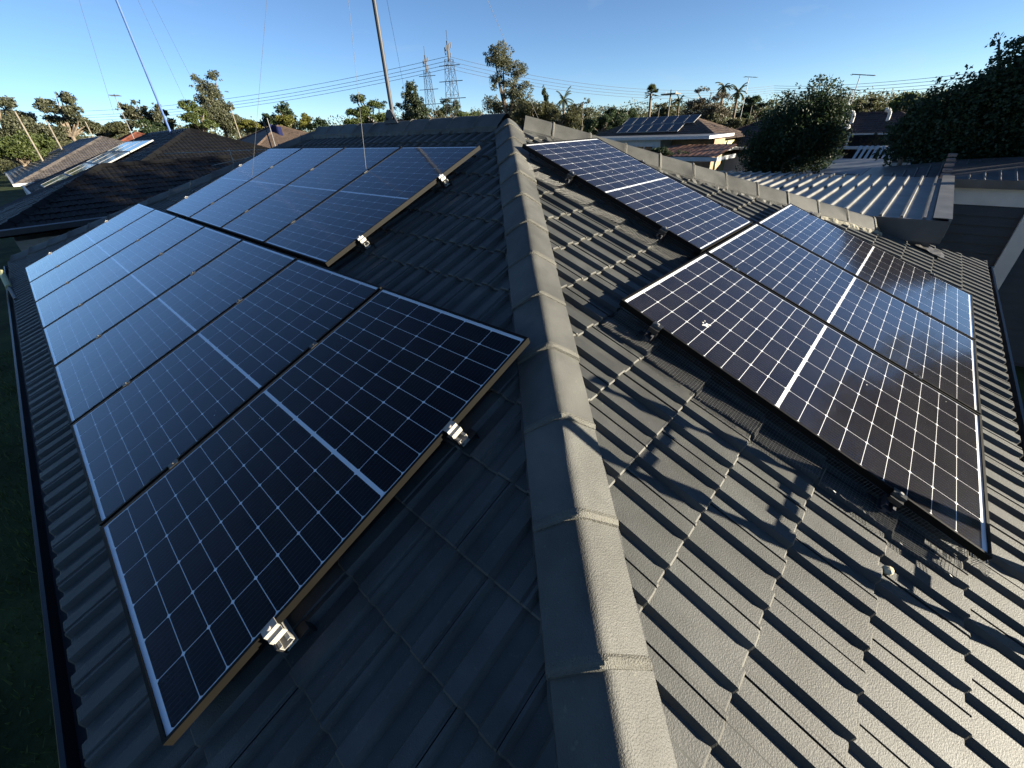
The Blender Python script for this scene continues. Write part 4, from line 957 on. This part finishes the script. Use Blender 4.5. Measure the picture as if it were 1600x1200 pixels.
T = [ # name, label, x0, x1, ytop, ybot, D, leaf, n, clumps, style
 ('gum_tree', 'pale gum tree at the far left edge of the picture', -60, 58, 155, 226, 75, 'gum', 3000, 16, 'gum'),
 ('bushy_tree', 'bright yellow-green bush in the far left corner below the gums', -40, 84, 204, 262, 58, 'green', 2600, 14, 'round'),
 ('gum_tree', 'broad-topped gum tree second from the left edge', 58, 142, 146, 216, 72, 'gum', 2800, 16, 'gum'),
 ('bushy_tree', 'low olive tree between the second gum and the red roof', 130, 196, 178, 216, 80, 'olive', 1500, 10, 'round'),
 ('gum_tree', 'small open gum tree behind the red roof', 186, 240, 154, 200, 84, 'gum', 1300, 9, 'gum'),
 ('bushy_tree', 'dark green tree right of the red roof', 196, 262, 180, 214, 76, 'dark', 1500, 9, 'round'),
 ('gum_tree', 'small gum tree at the foot of the blue pole', 240, 272, 162, 206, 82, 'gum', 900, 7, 'gum'),
 ('gum_tree', 'tall two-tiered gum tree above the black roof peak', 298, 368, 108, 205, 78, 'gum', 3400, 18, 'gum'),
 ('gum_tree', 'shorter gum leaning left of the tall two-tiered gum', 274, 338, 160, 210, 74, 'green', 1800, 12, 'gum'),
 ('bushy_tree', 'low yellow shrub right of the tall two-tiered gum', 362, 404, 186, 210, 70, 'yellow', 900, 8, 'round'),
 ('bushy_tree', 'small dark trees mass behind the white flag pole', 396, 436, 176, 206, 95, 'dark', 800, 7, 'round'),
 ('bushy_tree', 'dark upright tree left of the yellow-green tree', 424, 462, 160, 200, 90, 'dark', 1300, 9, 'gum'),
 ('bushy_tree', 'yellow-green rounded tree left of the ridge end', 440, 486, 174, 208, 66, 'yellow', 1500, 9, 'round'),
 ('bushy_tree', 'low dark shrub between the yellow-green tree and the ridge', 480, 516, 184, 206, 92, 'dark', 600, 6, 'round'),
 ('bushy_tree', 'light green willow-like tree left of the mast', 530, 612, 147, 202, 62, 'green', 2800, 15, 'gum'),
 ('pine_tree', 'dense dark pine right of the mast', 618, 674, 130, 200, 64, 'pine', 3400, 24, 'pine'),
 ('bushy_tree', 'olive shrub between the pine and the nearer tower', 660, 706, 166, 198, 80, 'olive', 1000, 8, 'round'),
 ('gum_tree', 'dark gum behind the feet of the nearer tower', 682, 728, 154, 196, 170, 'dark', 1200, 9, 'gum'),
 ('bushy_tree', 'low green shrub left of the tall central gum', 716, 756, 172, 198, 85, 'green', 900, 7, 'round'),
 ('gum_tree', 'tallest gum tree on the skyline beside the roof apex', 746, 836, 77, 196, 58, 'gum', 5200, 24, 'gum'),
 ('bushy_tree', 'dense green bush at the right foot of the tallest gum', 806, 872, 152, 206, 54, 'olive', 2200, 12, 'round'),
 ('cypress_tree', 'slim cypress right of the tallest gum', 843, 860, 139, 190, 72, 'pine', 900, 9, 'cypress'),
 ('bushy_tree', 'brownish shrub below the drooping palm', 850, 906, 162, 206, 52, 'olive', 1800, 10, 'round'),
 ('bushy_tree', 'open tree right of the drooping palm', 890, 926, 154, 196, 75, 'gum', 1000, 8, 'gum'),
 ('bushy_tree', 'very dark bush beside the slim pale pole', 912, 962, 168, 212, 50, 'dark', 1800, 10, 'round'),
 ('bushy_tree', 'dome-shaped dark tree left of the fan palm', 948, 994, 157, 200, 82, 'dark', 1600, 9, 'round'),
 ('bushy_tree', 'dark hedge-like tree left of the cream house roof', 948, 1010, 176, 212, 52, 'dark', 1500, 10, 'round'),
 ('bushy_tree', 'dull green tree right of the fan palm', 1018, 1066, 156, 190, 88, 'olive', 1200, 8, 'gum'),
 ('bare_tree', 'dry twiggy brown tree behind the cream house roof', 1072, 1152, 132, 194, 60, 'bare', 2400, 16, 'gum'),
 ('bushy_tree', 'olive shrub right of the cream house roof', 1110, 1170, 172, 212, 56, 'olive', 1600, 10, 'round'),
 ('bushy_tree', 'dark tree line piece right of the queen palms', 1150, 1212, 152, 188, 95, 'dark', 1600, 10, 'gum'),
 ('bushy_tree', 'small leafy shrub below the cream house windows', 1016, 1076, 226, 252, 27, 'dark', 1600, 9, 'round'),
 ('bushy_tree', 'sunlit olive tree behind the roof antennas', 1318, 1392, 150, 184, 75, 'olive', 1700, 10, 'gum'),
 ('bushy_tree', 'green tree behind the brown tiled house ridge', 1376, 1446, 146, 184, 62, 'green', 1900, 11, 'gum'),
]
for i, (nm, lb, x0, x1, yt, yb, D, lf, n, cl, st) in enumerate(T): tree(nm, lb, x0, x1, yt, yb, D, lf, int(n * 5.2), None, int(cl * (9 if st == 'gum' else 7)), st, i, group='trees on the skyline', sprays=16, grow=1.42 if st in ('gum', 'pine') else 1.25)
tree('evergreen_tree', 'large dark evergreen standing behind the patio roof', 1160, 1326, 120, 292, 24, 'dark', 60000, .095, 420, 'plume', 51, depth=.9, sprays=110, lobes=[(1160, 1255, 168, 294), (1188, 1296, 136, 290), (1228, 1318, 114, 282), (1248, 1332, 142, 294), (1170, 1250, 195, 298)])
tree('broadleaf_tree', 'huge dark broadleaf tree filling the right edge', 1398, 1830, 36, 300, 17, 'dark', 140000, .085, 760, 'round', 52, depth=.75, sprays=220, lobes=[(1428, 1570, 92, 290), (1478, 1670, 44, 295), (1545, 1800, 8, 300), (1392, 1496, 140, 292), (1460, 1650, 170, 302), (1640, 1840, 60, 300)])
tree('bushy_tree', 'dark shrub at the left foot of the huge right tree', 1392, 1470, 142, 250, 24, 'dark', 9000, .11, 120, 'round', 54, depth=.9)
palm('drooping queen palm right of the slim cypress', 880, 137, 157, 64, n=16, seed=1)
palm('fan palm with a shaggy trunk left of the crossarm pole', 1017, 134, 146, 66, fan=True, n=26, seed=2)
palm('small palm between the crossarm pole and the bare tree', 1061, 147, 158, 76, n=14, seed=3)
palm('queen palm standing over the bare tree', 1131, 121, 136, 62, n=16, seed=4)
palm('queen palm right of the bare tree with hanging fronds', 1153, 128, 144, 64, n=16, seed=5)
# far-off wood closing the horizon
mb = MB(); rr = random.Random(77); 
for i in range(230):
    px_ = -700 + i * 13 + rr.uniform(-8, 8); D = rr.uniform(150, 330); hz = 200 - (px_ - 800) * .046
    q = at(px_, hz - rr.uniform(6, 32), D); h = q.z - GZ; wd = rr.uniform(5, 9)
    leafy(mb, Vector((q.x, q.y, GZ + h * .5)), (wd, wd, h * .52), 560, D * .0042, rr, .2, .4)
for i in range(190):
    px_ = -300 + i * 11.5 + rr.uniform(-6, 6); D = rr.uniform(95, 150); hz = 200 - (px_ - 800) * .046
    q = at(px_, hz - rr.uniform(8, 38), D); h = q.z - GZ; wd = rr.uniform(3.0, 5.6)
    leafy(mb, Vector((q.x, q.y, GZ + h * .55)), (wd, wd, h * .47), 420, D * .0036, rr, .2, .35)
tag(mb.build('distant_wood', LEAF['olive']), 'far-off belt of trees along the whole horizon', 'wood', kind='stuff')

# trees standing out of frame on the sun side: they shade the yard on the right
for i, (tx, ty, tz, rad) in enumerate(((26, -15, 7.6, 4.4), (33, -17, 8.0, 4.6), (41, -18, 8.0, 5.0), (20.5, -8.5, 7.4, 3.6), (25.5, -9.5, 7.8, 3.8), (16.2, -9.5, 8.4, 2.7))):
    root = empty('yard_tree', (tx, ty, GZ), ('broad dark tree in the right-hand yard', 'taller dark tree in the right-hand yard', 'tallest dark tree at the end of the right-hand yard', 'small dark tree nearest in the right-hand yard', 'round dark tree behind the small one in the right-hand yard', 'tall bare-stemmed tree nearest the ladder in the right-hand yard')[i], 'tree', 'trees in the right-hand yard')
    rr = random.Random(90 + i); mb = MB()
    for k in range(26):
        a_ = rr.uniform(0, 6.28); q = rr.uniform(.1, .75) * rad; z = rr.uniform(.25 if i < 5 else .76, .93) * (tz - GZ)
        leafy(mb, Vector((math.cos(a_) * q, math.sin(a_) * q, z)), (rad * .38,) * 2 + (rad * (.38 if i < 5 else .3),), 260, .34, rr, .1, .35)
    mb.build('crown', LEAF['dark'], root)
    mb = MB(); mb.tube((0, 0, 0), (0, 0, (tz - GZ) * .7), .3, .12, 8); mb.build('trunk', M_bark, root)
# ladder against the right-hand gutter, just out of frame; its shadow lies across the sunlit tiles
ld = empty('ladder', (2.5, -.95, GZ), 'aluminium ladder leaning on the right gutter, casting a long shadow over the tiles', 'ladder')
f0 = Vector((0, 0, 0)); f1 = Vector((.06, 1.15, 3.82)); ax = Vector((1, 0, 0)); dl = (f1 - f0).normalized(); nl = ax.cross(dl).normalized(); LM = Matrix((ax, nl, dl)).transposed()
for sg in (-.2, .2):
    mb = MB(); c = (f0 + f1) / 2 + ax * sg; mb.box(c, (.026, .072, (f1 - f0).length), LM); mb.build('stile', M_alu, ld)
k = .11
while k < (f1 - f0).length - .1:
    mb = MB(); c = f0 + dl * k; mb.tube(c - ax * .19, c + ax * .19, .016, n=8); mb.build('rung', M_alu, ld); k += .28
# small loose things on the near tiles
a_, s_ = onS(1385, 892, 0.03); rr = random.Random(6); bm2 = bmesh.new(); bmesh.ops.create_icosphere(bm2, subdivisions=2, radius=.019)
for v in bm2.verts: v.co *= rr.uniform(.85, 1.12); v.co.z *= .75
me = bpy.data.meshes.new('mortar_lump'); bm2.to_mesh(me); bm2.free(); me.materials.append(mat('pale_mortar', (.5, .44, .30), .8, .2, .2, 60)); o = bpy.data.objects.new('mortar_lump', me); link(o); o.location = FSs.p(a_, s_, .036)
tag(o, 'pale round lump of mortar on the sunlit tiles below the near panel', 'mortar lump')
q = at(421, 197, 40); fg = empty('flag', (q.x, q.y, GZ), 'small dark blue flag on a pole beyond the left ridge end', 'flag')
mb = MB(); mb.tube((0, 0, 0), (0, 0, q.z - GZ + .5), .025, n=6); mb.build('flag_pole', M_silver, fg)
mb = MB(); zz = q.z - GZ; N_ = 8; sd = CR.copy(); sd.z = 0; sd.normalize(); vs = []
for i in range(N_ + 1):
    t = i / N_; w_ = Vector((-sd.y, sd.x, 0)) * .08 * math.sin(t * 7); vs += [sd * (t * .8) + w_ + Vector((0, 0, zz + .15 - .25 * t)), sd * (t * .8) + w_ + Vector((0, 0, zz - .35 - .3 * t))]
mb.add(vs, [(2 * i, 2 * i + 1, 2 * i + 3, 2 * i + 2) for i in range(N_)]); mb.build('cloth', mat('navy_cloth', (.012, .016, .06), .8, .1), fg)
# cream conduit stub at the far end of the left gutter
p0 = atz(2, 425, .10); p1 = atz(14, 449, .04); p2 = atz(25, 468, .045)
cb = empty('conduit_bracket', p1, 'cream conduit stub over the far left gutter', 'conduit')
mb = MB(); mb.tube(p0 - p1, Vector((0, 0, 0)), .035, n=10); mb.build('conduit', M_cream, cb)
mb = MB(); mb.tube(Vector((0, 0, 0)), p2 - p1, .02, n=8); mb.build('bracket_arm', M_galv, cb)

# grass in the left-hand yard
mb = MB(); rr = random.Random(21)
for i in range(16000):
    x = -.25 - 5.0 * rr.random() ** 1.3; y = rr.uniform(1.0, 17.0); h = rr.uniform(.04, .12) * (1 + .6 * math.sin(x * 2.1) * math.sin(y * 1.3)); a_ = rr.uniform(0, 6.28); w_ = rr.uniform(.006, .014)
    dx, dy = math.cos(a_) * w_, math.sin(a_) * w_; lx, ly = rr.gauss(0, .03), rr.gauss(0, .03)
    mb.add([(x - dx, y - dy, GZ), (x + dx, y + dy, GZ), (x + lx, y + ly, GZ + h)], [(0, 1, 2)])
tag(mb.build('lawn_grass', LEAF['green']), 'dark shaded lawn grass beside the left wall of the house', 'grass', kind='stuff')

# for q in ((lx0, ly0, .06), (lx0, ly1, .06), (lx1, ly0, .46), (lx1, ly1, .46), (ex0, ey0, ez), (ex0, ey1, ez)): print('PIX', q, pix(q))

# specks of grit and droppings on the glass
mb = MB(); rr = random.Random(31)
for i in range(46):
    F, a_, s_ = rr.choice(((FSs, R0 + rr.uniform(.1, 3.3), RS + rr.uniform(.1, 1.6)), (FSs, RU0 + rr.uniform(.1, 1.0), RUS + rr.uniform(.1, 1.6)), (FWs, HY - L0 - rr.uniform(.1, 6), LS + rr.uniform(.1, 1.6)), (FWs, HY - U0 - rr.uniform(.1, 4), US + rr.uniform(.1, 1.6))))
    r_ = rr.uniform(.0015, .0045); n = 7; mb.add([F.p(a_ + r_ * rr.uniform(.6, 1.3) * math.cos(6.283 * k / n), s_ + r_ * rr.uniform(.6, 1.3) * math.sin(6.283 * k / n), FTOP - .0012) for k in range(n)], [tuple(range(n))])
tag(mb.build('glass_specks', M_drop), 'tiny pale specks of grit scattered over the solar panel glass', 'specks', kind='stuff')
